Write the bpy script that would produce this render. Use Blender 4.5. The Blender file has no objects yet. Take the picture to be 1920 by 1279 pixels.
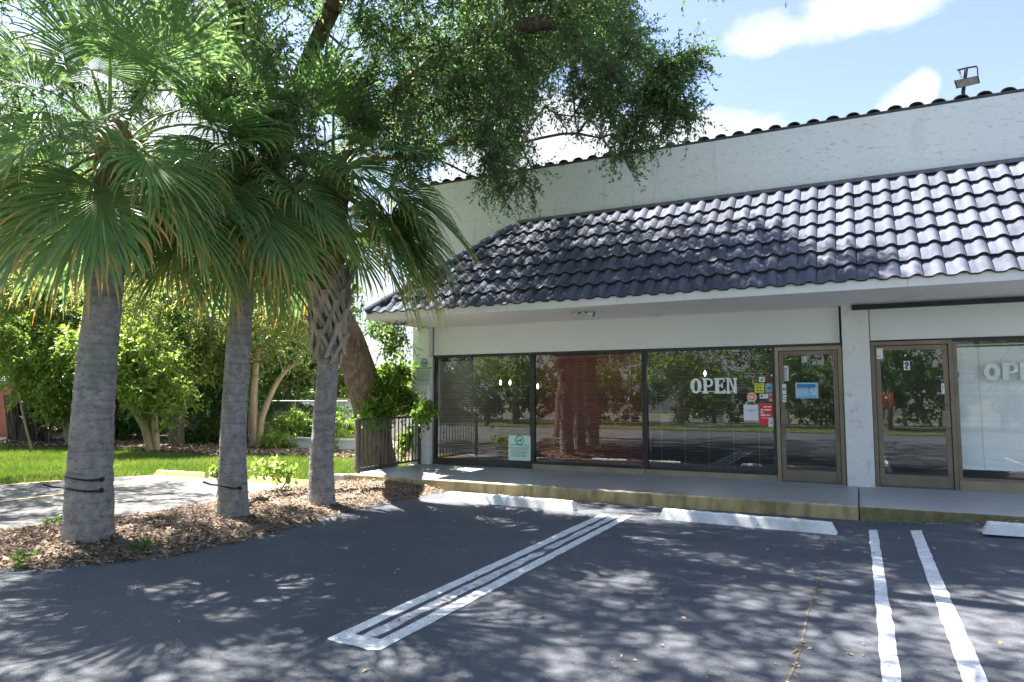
import bpy, math, random
import numpy as np
from mathutils import Vector, Matrix

# ------------------------------------------------------------------ camera, light, exposure
scn = bpy.context.scene
COL = scn.collection
rad = math.radians
H = 1.55
PITCH, YAW, FPX = 4.574, 26.422, 1300.0
cam_d = bpy.data.cameras.new('camera'); cam = bpy.data.objects.new('camera', cam_d); COL.objects.link(cam)
cam_d.sensor_width = 36.0; cam_d.lens = FPX / 1920 * 36; cam_d.clip_end = 2000; cam_d.clip_start = 0.05
cam.location = (0, 0, H); cam.rotation_euler = (rad(90 + PITCH), 0, rad(YAW)); scn.camera = cam

SUN = Vector((-0.53, 0.085, 0.85)).normalized()          # direction towards the sun
sun_el = math.asin(SUN.z); sun_az = math.atan2(SUN.x, SUN.y)
sl = bpy.data.lights.new('sun', 'SUN'); so = bpy.data.objects.new('sun', sl); COL.objects.link(so)
sl.energy = 4.0; sl.angle = rad(0.53); sl.color = (1.0, 0.94, 0.85)
so.rotation_euler = SUN.to_track_quat('Z', 'Y').to_euler(); so.location = (0, 0, 40)

scn.view_settings.view_transform = 'Standard'; scn.view_settings.look = 'None'
scn.view_settings.gamma = 1.0; scn.view_settings.exposure = 2.8; scn.view_settings.use_curve_mapping = False

world = bpy.data.worlds.new('World'); scn.world = world; world.use_nodes = True
wt = world.node_tree; wt.nodes.clear()
def wn(t, **k):
    n = wt.nodes.new(t)
    for a, b in k.items(): setattr(n, a, b)
    return n
sky = wn('ShaderNodeTexSky', sky_type='NISHITA', sun_disc=False, sun_elevation=sun_el, sun_rotation=sun_az,
         altitude=10, air_density=1.0, dust_density=1.2, ozone_density=4.5)
tc = wn('ShaderNodeTexCoord')
def wm(op, a, b=None, c=None):
    n = wn('ShaderNodeMath', operation=op)
    for i, v in enumerate((a, b, c)):
        if v is None: continue
        if isinstance(v, (int, float)): n.inputs[i].default_value = v
        else: wt.links.new(v, n.inputs[i])
    return n.outputs[0]
sep = wn('ShaderNodeSeparateXYZ'); wt.links.new(tc.outputs['Generated'], sep.inputs[0])
zc = wm('ADD', wm('MAXIMUM', sep.outputs[2], 0.0), 0.22)
cmb = wn('ShaderNodeCombineXYZ')
wt.links.new(wm('DIVIDE', sep.outputs[0], zc), cmb.inputs[0]); wt.links.new(wm('DIVIDE', sep.outputs[1], zc), cmb.inputs[1])
noi = wn('ShaderNodeTexNoise', noise_dimensions='3D'); noi.inputs['Scale'].default_value = 2.1; noi.inputs['Detail'].default_value = 9; noi.inputs['Roughness'].default_value = 0.56
wt.links.new(cmb.outputs[0], noi.inputs['Vector'])
cl = wm('MULTIPLY_ADD', noi.outputs[0], 1.9, -0.56)
# clouds standing where the photograph shows them (directions in the sky)
CLOUDS = [((-0.035, .89, .455), (.12, .3, .040), .34), ((-.09, .90, .438), (.06, .3, .026), .20), ((.03, .89, .462), (.06, .3, .03), .2), ((.063, .931, .350), (.040, .3, .030), .34), ((.085, .925, .372), (.020, .3, .030), .28),
          ((-.17, .91, .352), (.10, .3, .045), .40), ((-.30, .88, .345), (.16, .3, .07), .40), ((.19, .92, .352), (.050, .3, .028), .32), ((-.75, .62, .25), (.5, .5, .22), .32),
          ((.03, .9, .395), (.06, .3, .016), -.14), ((.12, .92, .415), (.08, .3, .028), -.14), ((-.10, .9, .395), (.05, .3, .012), -.08)]
for c, s, a in CLOUDS:
    sub = wn('ShaderNodeVectorMath', operation='SUBTRACT'); wt.links.new(tc.outputs['Generated'], sub.inputs[0]); sub.inputs[1].default_value = c
    dv = wn('ShaderNodeVectorMath', operation='DIVIDE'); wt.links.new(sub.outputs[0], dv.inputs[0]); dv.inputs[1].default_value = s
    ln = wn('ShaderNodeVectorMath', operation='LENGTH'); wt.links.new(dv.outputs[0], ln.inputs[0])
    mr = wn('ShaderNodeMapRange', interpolation_type='SMOOTHSTEP'); wt.links.new(ln.outputs['Value'], mr.inputs[0])
    mr.inputs[1].default_value = 0.15; mr.inputs[2].default_value = 1.5; mr.inputs[3].default_value = a; mr.inputs[4].default_value = 0
    cl = wm('ADD', cl, mr.outputs[0])
cr = wn('ShaderNodeMapRange', interpolation_type='SMOOTHSTEP'); wt.links.new(cl, cr.inputs[0])
cr.inputs[1].default_value = 0.50; cr.inputs[2].default_value = 0.80
hz = wn('ShaderNodeMapRange', interpolation_type='SMOOTHSTEP'); wt.links.new(sep.outputs[2], hz.inputs[0])
hz.inputs[1].default_value = 0.0; hz.inputs[2].default_value = 0.42; hz.inputs[3].default_value = 0.75; hz.inputs[4].default_value = 0.12
cf = wm('MAXIMUM', wm('MULTIPLY', cr.outputs[0], 0.92), hz.outputs[0])
SKY_STR = 0.05
bg1 = wn('ShaderNodeBackground'); bg1.inputs[1].default_value = SKY_STR; wb = wn('ShaderNodeMix', data_type='RGBA', blend_type='MULTIPLY'); wb.inputs[0].default_value = 1.0; wb.inputs[7].default_value = (1.0, .92, .95, 1); wt.links.new(sky.outputs[0], wb.inputs[6]); wt.links.new(wb.outputs[2], bg1.inputs[0])
bg2 = wn('ShaderNodeBackground'); bg2.inputs[0].default_value = (0.93, 0.96, 1.0, 1); bg2.inputs[1].default_value = 0.19
mx = wn('ShaderNodeMixShader'); wt.links.new(cf, mx.inputs[0]); wt.links.new(bg1.outputs[0], mx.inputs[1]); wt.links.new(bg2.outputs[0], mx.inputs[2])
wo = wn('ShaderNodeOutputWorld'); wt.links.new(mx.outputs[0], wo.inputs[0])

scn.cycles.max_bounces = 8; scn.cycles.transparent_max_bounces = 16; scn.cycles.sample_clamp_indirect = 4

# ------------------------------------------------------------------ survey helpers (photo pixel + known plane -> place)
_p, _y = rad(PITCH), rad(YAW)
_fw = np.array([-math.sin(_y) * math.cos(_p), math.cos(_y) * math.cos(_p), math.sin(_p)])
_rt = np.array([math.cos(_y), math.sin(_y), 0.0]); _up = np.cross(_rt, _fw); _C = np.array([0, 0, H])
def _ray(x, y):
    d = _fw * FPX + _rt * (x - 960) - _up * (y - 639.5); return d / np.linalg.norm(d)
def on_z(x, y, z=0.0): d = _ray(x, y); return _C + d * ((z - H) / d[2])
def on_y(x, y, Y): d = _ray(x, y); return _C + d * (Y / d[1])
def at_depth(x, y, D): d = _ray(x, y); return _C + d * (D / (d @ _fw))
def depth_of(p): return float((np.asarray(p, float) - _C) @ _fw)

# ------------------------------------------------------------------ materials
def M(name, col, rough=.6, col2=None, vs=4.0, vdet=5, vlo=.35, vhi=.65, bump=0., bs=40., bdet=6, metal=0., spec=.5, sheen=None, coord='Object', stretch=None, rnd=0.):
    m = bpy.data.materials.new(name); m.use_nodes = True; nt = m.node_tree; n = nt.nodes; l = nt.links
    b = n['Principled BSDF']; b.inputs['Roughness'].default_value = rough; b.inputs['Metallic'].default_value = metal
    b.inputs['Specular IOR Level'].default_value = spec
    b.inputs['Base Color'].default_value = (*col, 1)
    m.diffuse_color = (*col, 1)
    t = n.new('ShaderNodeTexCoord'); vec = t.outputs[coord]
    if rnd or stretch:
        mp = n.new('ShaderNodeMapping'); l.new(vec, mp.inputs[0]); vec = mp.outputs[0]
        if stretch: mp.inputs['Scale'].default_value = stretch
        if rnd:
            oi = n.new('ShaderNodeObjectInfo'); vm = n.new('ShaderNodeVectorMath'); vm.operation = 'SCALE'; vm.inputs[0].default_value = (31, 17, 53)
            l.new(oi.outputs['Random'], vm.inputs['Scale']); l.new(vm.outputs[0], mp.inputs['Location'])
    out = None
    if col2 is not None:
        no = n.new('ShaderNodeTexNoise'); no.inputs['Scale'].default_value = vs; no.inputs['Detail'].default_value = vdet; l.new(vec, no.inputs['Vector'])
        mr = n.new('ShaderNodeMapRange'); l.new(no.outputs[0], mr.inputs[0]); mr.inputs[1].default_value = vlo; mr.inputs[2].default_value = vhi
        mix = n.new('ShaderNodeMix'); mix.data_type = 'RGBA'; l.new(mr.outputs[0], mix.inputs[0])
        mix.inputs[6].default_value = (*col, 1); mix.inputs[7].default_value = (*col2, 1); out = mix.outputs[2]
    if rnd:
        if out is None:
            rg = n.new('ShaderNodeRGB'); rg.outputs[0].default_value = (*col, 1); out = rg.outputs[0]
        hs = n.new('ShaderNodeHueSaturation'); l.new(out, hs.inputs['Color'])
        mr = n.new('ShaderNodeMapRange'); l.new(oi.outputs['Random'], mr.inputs[0]); mr.inputs[3].default_value = 1 - rnd; mr.inputs[4].default_value = 1 + rnd
        l.new(mr.outputs[0], hs.inputs['Value']); out = hs.outputs[0]
    if out is not None: l.new(out, b.inputs['Base Color'])
    if bump:
        no = n.new('ShaderNodeTexNoise'); no.inputs['Scale'].default_value = bs; no.inputs['Detail'].default_value = bdet; l.new(vec, no.inputs['Vector'])
        bp = n.new('ShaderNodeBump'); bp.inputs['Strength'].default_value = bump; bp.inputs['Distance'].default_value = 0.02
        l.new(no.outputs[0], bp.inputs['Height']); l.new(bp.outputs[0], b.inputs['Normal'])
    return m
def add_layer(m, col, scale, lo, hi, detail=6, fac=1.0, stretch=None, rough=None):
    """one more noise-driven stain on top of a material's colour"""
    nt = m.node_tree; n = nt.nodes; l = nt.links; b = n['Principled BSDF']
    t = n.new('ShaderNodeTexCoord'); vec = t.outputs['Object']
    if stretch:
        mp = n.new('ShaderNodeMapping'); mp.inputs['Scale'].default_value = stretch; l.new(vec, mp.inputs[0]); vec = mp.outputs[0]
    no = n.new('ShaderNodeTexNoise'); no.inputs['Scale'].default_value = scale; no.inputs['Detail'].default_value = detail; l.new(vec, no.inputs['Vector'])
    mr = n.new('ShaderNodeMapRange'); l.new(no.outputs[0], mr.inputs[0]); mr.inputs[1].default_value = lo; mr.inputs[2].default_value = hi; mr.inputs[4].default_value = fac
    mix = n.new('ShaderNodeMix'); mix.data_type = 'RGBA'; l.new(mr.outputs[0], mix.inputs[0])
    src = b.inputs['Base Color']
    if src.links: l.new(src.links[0].from_socket, mix.inputs[6])
    else: mix.inputs[6].default_value = src.default_value
    mix.inputs[7].default_value = (*col, 1); l.new(mix.outputs[2], b.inputs['Base Color'])
    return mr
def leaf_mat(name, c0, c1, c2, trans=.4, rough=.42, tip=None, spec=.5, tcol=1.6):
    m = bpy.data.materials.new(name); m.use_nodes = True; nt = m.node_tree; n = nt.nodes; l = nt.links
    b = n['Principled BSDF']; b.inputs['Roughness'].default_value = rough; b.inputs['Specular IOR Level'].default_value = spec
    a = n.new('ShaderNodeAttribute'); a.attribute_name = 'rnd'
    r = n.new('ShaderNodeValToRGB'); e = r.color_ramp.elements
    e[0].color = (*c0, 1); e[1].color = (*c2, 1); e[0].position = .0; e[1].position = 1.
    k = e.new(.5); k.color = (*c1, 1); l.new(a.outputs['Fac'], r.inputs[0]); out = r.outputs[0]
    if tip is not None:
        a2 = n.new('ShaderNodeAttribute'); a2.attribute_name = 'tip'
        mix = n.new('ShaderNodeMix'); mix.data_type = 'RGBA'; l.new(a2.outputs['Fac'], mix.inputs[0]); l.new(out, mix.inputs[6]); mix.inputs[7].default_value = (*tip, 1); out = mix.outputs[2]
    l.new(out, b.inputs['Base Color'])
    tr = n.new('ShaderNodeBsdfTranslucent'); h = n.new('ShaderNodeHueSaturation'); h.inputs['Value'].default_value = tcol; h.inputs['Saturation'].default_value = 1.1; h.inputs['Hue'].default_value = .485
    l.new(out, h.inputs['Color']); l.new(h.outputs[0], tr.inputs[0])
    ms = n.new('ShaderNodeMixShader'); ms.inputs[0].default_value = trans; l.new(b.outputs[0], ms.inputs[1]); l.new(tr.outputs[0], ms.inputs[2])
    l.new(ms.outputs[0], n['Material Output'].inputs[0]); m.diffuse_color = (*c1, 1)
    return m
def glass_mat(name, tint, base, gain):
    m = bpy.data.materials.new(name); m.use_nodes = True; nt = m.node_tree; n = nt.nodes; l = nt.links
    n.remove(n['Principled BSDF'])
    tr = n.new('ShaderNodeBsdfTransparent'); tr.inputs[0].default_value = (*tint, 1)
    gl = n.new('ShaderNodeBsdfGlossy'); gl.inputs['Roughness'].default_value = 0.0; gl.inputs[0].default_value = (1, 1, 1, 1)
    fr = n.new('ShaderNodeFresnel'); fr.inputs[0].default_value = 1.5
    ma = n.new('ShaderNodeMath'); ma.operation = 'MULTIPLY_ADD'; ma.use_clamp = True; l.new(fr.outputs[0], ma.inputs[0]); ma.inputs[1].default_value = gain; ma.inputs[2].default_value = base
    geo = n.new('ShaderNodeNewGeometry'); inv = n.new('ShaderNodeMath'); inv.operation = 'SUBTRACT'; inv.inputs[0].default_value = 1.0; l.new(geo.outputs['Backfacing'], inv.inputs[1])
    mb = n.new('ShaderNodeMath'); mb.operation = 'MULTIPLY'; l.new(ma.outputs[0], mb.inputs[0]); l.new(inv.outputs[0], mb.inputs[1])    # one clean reflection per pane
    ms = n.new('ShaderNodeMixShader'); l.new(mb.outputs[0], ms.inputs[0]); l.new(tr.outputs[0], ms.inputs[1]); l.new(gl.outputs[0], ms.inputs[2])
    l.new(ms.outputs[0], n['Material Output'].inputs[0]); m.diffuse_color = (*tint, .3)
    return m
def emit_mat(name, col, s):
    m = bpy.data.materials.new(name); m.use_nodes = True; b = m.node_tree.nodes['Principled BSDF']
    b.inputs['Base Color'].default_value = (*col, 1); b.inputs['Emission Color'].default_value = (*col, 1); b.inputs['Emission Strength'].default_value = s
    return m

MT = {}
MT['asphalt'] = M('sealed_asphalt', (.072, .083, .106), .8, (.108, .118, .140), vs=.55, vdet=8, bump=.55, bs=150, bdet=7, spec=.3)
add_layer(MT['asphalt'], (.24, .24, .245), 130, .57, .72, 2, .6)
add_layer(MT['asphalt'], (.025, .026, .03), 95, .58, .75, 2, .6)
add_layer(MT['asphalt'], (.17, .172, .18), 46, .56, .70, 3, .5)
add_layer(MT['asphalt'], (.03, .031, .036), 60, .56, .70, 3, .55)
add_layer(MT['asphalt'], (.14, .14, .145), 2.2, .54, .80, 9, .55)
add_layer(MT['asphalt'], (.030, .031, .034), .9, .66, .74, 5, .6)
add_layer(MT['asphalt'], (.17, .17, .172), 1.1, .64, .80, 10, .5, stretch=(.5, 1.6, 1))
MT['old_asphalt'] = M('old_asphalt', (.115, .117, .118), .9, (.165, .163, .158), vs=1.2, vdet=8, bump=.6, bs=80, spec=.2)
MT['paint_white'] = M('white_road_paint', (.80, .81, .82), .7, (.66, .67, .68), vs=9, bump=.3, bs=140, spec=.3)
add_layer(MT['paint_white'], (.22, .22, .23), 42, .60, .66, 6, .85)
add_layer(MT['paint_white'], (.50, .51, .52), 5, .56, .76, 8, .6)
add_layer(MT['paint_white'], (.13, .13, .14), 75, .66, .70, 4, .8)
MT['paint_worn'] = M('worn_white_road_paint', (.74, .75, .76), .75, (.5, .5, .51), vs=9, bump=.4, bs=140, spec=.3)
add_layer(MT['paint_worn'], (.10, .10, .11), 26, .58, .64, 9, .9)
add_layer(MT['paint_worn'], (.10, .10, .11), 2.2, .60, .66, 9, .85)
MT['paint_yellow'] = M('yellow_paint', (.58, .42, .13), .7, (.50, .41, .20), vs=8, bump=.3, bs=90, spec=.3)
add_layer(MT['paint_yellow'], (.45, .42, .34), 14, .58, .70, 8, .8)
MT['stop_white'] = M('white_painted_concrete', (.80, .81, .82), .75, (.70, .71, .72), vs=5, bump=.35, bs=60, spec=.3)
add_layer(MT['stop_white'], (.40, .41, .43), 17, .60, .72, 8, .6)
add_layer(MT['stop_white'], (.16, .16, .165), 7, .67, .73, 8, .7)
add_layer(MT['stop_white'], (.45, .43, .39), 2.5, .5, .8, 8, .5)
MT['stucco'] = M('white_stucco', (.74, .76, .74), .9, (.79, .80, .78), vs=.8, vdet=6, bump=.7, bs=9, bdet=10, spec=.2)
add_layer(MT['stucco'], (.52, .54, .52), 1.6, .58, .78, 8, .6, stretch=(1, 1, .35))
add_layer(MT['stucco'], (.50, .52, .51), 9, .64, .70, 7, .45, stretch=(.55, 1, 2.4))
add_layer(MT['stucco'], (.47, .47, .44), 18, .62, .66, 8, .5, stretch=(.5, 1, 1.4))
add_layer(MT['stucco'], (.44, .45, .43), 5, .62, .80, 8, .5, stretch=(1.6, 1, .12))
MT['stucco_fine'] = M('rough_pillar_stucco', (.76, .77, .75), .9, (.80, .81, .79), vs=3, vdet=8, bump=1.0, bs=13, bdet=9, spec=.2)
add_layer(MT['stucco_fine'], (.46, .45, .42), 7, .58, .74, 9, .55)
MT['soffit'] = M('soffit_stucco', (.76, .745, .71), .9, (.80, .785, .75), vs=1.1, bump=.5, bs=14, bdet=8, spec=.2)
add_layer(MT['soffit'], (.55, .535, .50), 2.4, .55, .78, 9, .6)
MT['trim'] = M('painted_fascia', (.79, .79, .765), .65, (.73, .735, .71), vs=2, bump=.12, bs=12)
add_layer(MT['trim'], (.60, .59, .55), 4, .60, .78, 8, .6, stretch=(2.5, 1, .5))
MT['panel'] = M('white_sign_panel', (.80, .83, .81), .42, (.77, .80, .79), vs=.7, bump=.03, bs=3)
MT['black'] = M('black_painted_metal', (.012, .014, .015), .45, (.02, .022, .024), vs=6)
MT['bronze'] = M('bronze_aluminium', (.20, .155, .115), .42, (.25, .20, .15), vs=3, metal=.2)
MT['bronze_light'] = M('pale_bronze_aluminium', (.38, .32, .225), .5, (.29, .245, .175), vs=2.2, metal=.25)
MT['dark_frame'] = M('dark_bronze_frame', (.035, .036, .037), .45, (.055, .055, .053), vs=3, metal=.3)
MT['glass'] = glass_mat('window_glass', (.93, .96, .94), .05, 1.3)
MT['glass_bright'] = glass_mat('clear_window_glass', (.97, .98, .97), .02, .9)
MT['door_glass'] = glass_mat('door_glass', (.90, .93, .91), .06, 1.3)
MT['tile'] = M('charcoal_roof_tile', (.082, .093, .130), .88, (.120, .131, .168), vs=5, vdet=7, bump=.45, bs=60, spec=.12, rnd=.20, stretch=(2.4, .6, 1))
add_layer(MT['tile'], (.17, .17, .18), 13, .60, .70, 8, .45)
add_layer(MT['tile'], (.06, .06, .065), 3, .62, .75, 7, .5)
MT['tile_dark'] = M('old_dark_tile', (.045, .043, .043), .8, (.075, .07, .066), vs=6, bump=.4, bs=40, rnd=.15)
MT['tile_edge_shade'] = M('shadow_toned_tile_edge', (.022, .022, .026), .9, (.05, .05, .055), vs=9)  # shadow line under each tile row, painted into the butt colour
MT['flash'] = M('roof_flashing', (.10, .10, .11), .7, (.16, .158, .16), vs=5, bump=.2, bs=30)
MT['walk'] = M('grey_porch_paint', (.215, .225, .245), .5, (.27, .28, .295), vs=1.1, vdet=7, bump=.15, bs=50, spec=.5)
MT['walk_pale'] = M('pale_concrete_walk', (.38, .395, .405), .6, (.43, .44, .45), vs=1.5, vdet=7, bump=.2, bs=50)
MT['kerb'] = M('yellow_kerb_paint', (.55, .43, .20), .75, (.41, .34, .19), vs=4, vdet=8, bump=.35, bs=40, stretch=(1.4, 1, .35))
add_layer(MT['kerb'], (.20, .17, .08), 3.4, .44, .64, 9, .85, stretch=(1.6, 1, .5))
add_layer(MT['kerb'], (.55, .46, .20), 7, .60, .68, 6, .6, stretch=(1, 1, .3))
MT['mossy'] = M('mossy_kerb', (.25, .23, .09), .9, (.15, .14, .075), vs=9, vdet=8, bump=.6, bs=50)
MT['concrete'] = M('concrete', (.50, .49, .46), .85, (.40, .39, .37), vs=5, bump=.3, bs=50)
MT['iron'] = M('grey_painted_steel', (.045, .047, .053), .5, (.06, .06, .066), vs=6)
MT['bark_palm'] = M('palm_bark', (.235, .218, .205), .95, (.39, .365, .345), vs=9, vdet=10, vlo=.3, vhi=.7, bump=1.0, bs=22, bdet=10, spec=.1, stretch=(1.3, 1.3, 1.0))
add_layer(MT['bark_palm'], (.085, .078, .078), 26, .55, .72, 8, .75, stretch=(.8, .8, 1.5))
add_layer(MT['bark_palm'], (.13, .12, .12), 7, .50, .68, 9, .55, stretch=(.35, .35, 3.2))
add_layer(MT['bark_palm'], (.15, .22, .12), 1.3, .58, .76, 5, .55)
MT['boot'] = M('dry_leaf_base', (.46, .41, .34), .85, (.34, .30, .25), vs=14, vdet=7, bump=.5, bs=50, stretch=(1, 1, .3), rnd=.2)
MT['fibre'] = M('brown_palm_fibre', (.15, .095, .055), .95, (.25, .175, .11), vs=30, vdet=5, bump=.8, bs=60, stretch=(1, 1, .12))
MT['bark_oak'] = M('oak_bark', (.135, .10, .078), .95, (.235, .185, .15), vs=9, vdet=9, bump=1., bs=16, bdet=8, spec=.1, stretch=(1.5, 1.5, .28))
add_layer(MT['bark_oak'], (.055, .043, .036), 13, .42, .68, 9, .75, stretch=(2.6, 2.6, .22))
add_layer(MT['bark_oak'], (.20, .17, .15), 3, .56, .78, 7, .5)
MT['bark_pale'] = M('pale_bark', (.33, .26, .175), .9, (.24, .19, .13), vs=8, vdet=7, bump=.6, bs=30, stretch=(1, 1, .4))
MT['bark_dark'] = M('dark_bark', (.075, .06, .05), .95, (.13, .105, .085), vs=9, vdet=7, bump=.7, bs=30, stretch=(1, 1, .35))
MT['oak_leaf'] = leaf_mat('oak_leaf', (.060, .138, .058), (.100, .195, .074), (.175, .265, .086), .5, .42, tcol=1.5)
MT['palm_leaf'] = leaf_mat('palm_leaf', (.090, .186, .076), (.138, .252, .094), (.215, .315, .115), .45, .36, tip=(.52, .35, .11), tcol=1.45, spec=.45)
MT['lime_leaf'] = leaf_mat('lime_leaf', (.095, .185, .045), (.180, .275, .062), (.31, .375, .095), .48, .45, tcol=1.6)
MT['grey_leaf'] = leaf_mat('grey_green_leaf', (.110, .165, .055), (.195, .260, .080), (.320, .36, .13), .5, .45, tcol=1.6)
MT['dark_leaf'] = leaf_mat('dark_leaf', (.035, .105, .030), (.058, .155, .036), (.105, .22, .05), .35, .38)
MT['shrub_leaf'] = leaf_mat('shrub_leaf', (.065, .155, .030), (.130, .245, .038), (.25, .34, .06), .42, .38)
MT['grass'] = leaf_mat('grass', (.042, .095, .018), (.085, .150, .024), (.165, .20, .052), .45, .5)
MT['lawn'] = M('lawn_soil', (.060, .100, .022), .95, (.12, .15, .04), vs=1.5, vdet=8, bump=.5, bs=40)
MT['earth'] = M('leaf_litter_earth', (.12, .088, .066), .95, (.21, .16, .12), vs=5, vdet=9, bump=.9, bs=40)
MT['mulch'] = leaf_mat('mulch_chip', (.085, .060, .045), (.25, .185, .135), (.50, .41, .32), .1, .8, spec=.2)
MT['fallen'] = leaf_mat('fallen_leaf', (.22, .13, .06), (.40, .31, .15), (.55, .50, .33), .15, .6)
MT['ground'] = M('far_ground', (.10, .115, .055), .95, (.16, .15, .09), vs=.3, vdet=8)
MT['white_wall'] = M('white_painted_wall', (.66, .68, .69), .85, (.58, .60, .61), vs=1.4, bump=.2, bs=20)
MT['far_tile'] = M('far_roof_tile', (.36, .29, .245), .9, (.27, .215, .18), vs=3, bump=.4, bs=12)
MT['red_wall'] = M('terracotta_wall', (.34, .10, .065), .85, (.27, .08, .055), vs=2)
MT['galv'] = M('galvanised_steel', (.20, .205, .21), .6, (.15, .155, .16), vs=9, metal=.3)
MT['hose'] = M('black_rubber', (.010, .010, .011), .5)
MT['blind_dark'] = M('dark_wood_blind', (.055, .045, .04), .8, (.08, .065, .056), vs=12, spec=.1, rnd=.1)
MT['blind_red'] = M('mahogany_blind', (.44, .135, .10), .42, (.34, .10, .08), vs=10, rnd=.12)
MT['blind_white'] = M('white_blind', (.90, .93, .95), .5, (.88, .92, .94), vs=6, rnd=.03)
MT['cord'] = M('cord', (.35, .33, .31), .8)
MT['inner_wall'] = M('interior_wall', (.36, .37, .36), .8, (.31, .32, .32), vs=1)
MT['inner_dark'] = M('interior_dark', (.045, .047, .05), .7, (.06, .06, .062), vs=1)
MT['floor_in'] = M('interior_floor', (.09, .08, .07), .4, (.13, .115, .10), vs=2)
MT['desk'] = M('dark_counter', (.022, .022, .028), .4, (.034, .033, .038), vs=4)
MT['desk_top'] = M('counter_top', (.48, .56, .55), .4, (.42, .5, .49), vs=4)
MT['stone'] = M('ledger_stone', (.46, .35, .24), .85, (.28, .22, .175), vs=8, bump=.5, bs=30, rnd=.35)
MT['white'] = M('white_plastic', (.80, .82, .82), .5)
MT['cream'] = M('cream_enamel', (.62, .61, .57), .45, (.54, .53, .5), vs=12)
MT['mint'] = M('mint_sign_board', (.60, .82, .76), .45, (.66, .85, .80), vs=3)
MT['grey_sign'] = M('pale_sign_board', (.56, .64, .63), .5, (.62, .69, .68), vs=3)
MT['teal'] = M('teal_print', (.03, .33, .26), .5); MT['ink'] = M('dark_print', (.05, .075, .08), .6); MT['ink_grey'] = M('grey_print', (.17, .21, .21), .6)
MT['yellow'] = M('yellow_print', (.74, .74, .03), .5); MT['blue'] = M('light_blue_print', (.20, .52, .74), .5); MT['deep_blue'] = M('blue_print', (.04, .22, .52), .5); MT['navy'] = M('navy_print', (.03, .07, .15), .5)
MT['red'] = M('red_print', (.80, .045, .05), .5); MT['pink'] = M('pink_print', (.78, .12, .24), .5); MT['orange'] = M('orange_print', (.85, .30, .13), .5); MT['pale_blue'] = M('pale_blue_print', (.30, .47, .55), .5); MT['maroon'] = M('maroon_print', (.22, .035, .05), .5)
MT['letter'] = M('white_sign_letter', (.88, .92, .89), .5); MT['letter_grey'] = M('grey_sign_letter', (.84, .88, .89), .45)
MT['bulb'] = emit_mat('lit_bulb', (1, .93, .78), .55)
MT['lens'] = M('lamp_lens', (.12, .13, .14), .15, (.30, .30, .30), vs=60, vdet=2)

# ------------------------------------------------------------------ mesh helpers
rng = np.random.default_rng(11); random.seed(5)
def np_mesh(name, v, quads=None, tris=None, mat=None, attrs=None, smooth=False, fattrs=None):
    v = np.asarray(v, np.float32); loops = []; tot = []
    if quads is not None and len(quads): q = np.asarray(quads, np.int32); loops.append(q.ravel()); tot.append(np.full(len(q), 4, np.int32))
    if tris is not None and len(tris): q = np.asarray(tris, np.int32); loops.append(q.ravel()); tot.append(np.full(len(q), 3, np.int32))
    loops = np.concatenate(loops); tot = np.concatenate(tot)
    me = bpy.data.meshes.new(name); me.vertices.add(len(v)); me.vertices.foreach_set('co', v.ravel())
    me.loops.add(len(loops)); me.loops.foreach_set('vertex_index', loops)
    st = np.zeros(len(tot), np.int32); st[1:] = np.cumsum(tot)[:-1]
    me.polygons.add(len(tot)); me.polygons.foreach_set('loop_start', st)
    me.update(calc_edges=True)
    if smooth: me.polygons.foreach_set('use_smooth', np.ones(len(tot), bool))
    for k, a in (attrs or {}).items(): me.attributes.new(k, 'FLOAT', 'POINT').data.foreach_set('value', np.asarray(a, np.float32))
    for k, a in (fattrs or {}).items(): me.attributes.new(k, 'FLOAT', 'FACE').data.foreach_set('value', np.asarray(a, np.float32))
    if mat is not None: me.materials.append(mat)
    return me
def link(name, me, parent=None, loc=None, rot=None):
    o = bpy.data.objects.new(name, me); COL.objects.link(o)
    if loc is not None: o.location = loc
    if rot is not None: o.rotation_euler = rot
    if parent is not None: o.parent = parent
    return o
def world_child(o, parent):            # parent a child whose mesh is in world coordinates
    o.parent = parent; o.matrix_parent_inverse = Matrix.Translation(-Vector(parent.location)); return o
def thing(name, loc, label, cat, group=None, rz=0):
    o = bpy.data.objects.new(name, None); COL.objects.link(o); o.location = loc; o.rotation_euler = (0, 0, rz); o.empty_display_size = .2
    return tag(o, label, cat, group)
def tag(o, label, cat, group=None):
    o['label'] = label; o['category'] = cat
    if group: o['group'] = group
    return o
def struct(o, kind='structure', label=None):
    o['kind'] = kind
    if label: o['label'] = label
    return o
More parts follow.
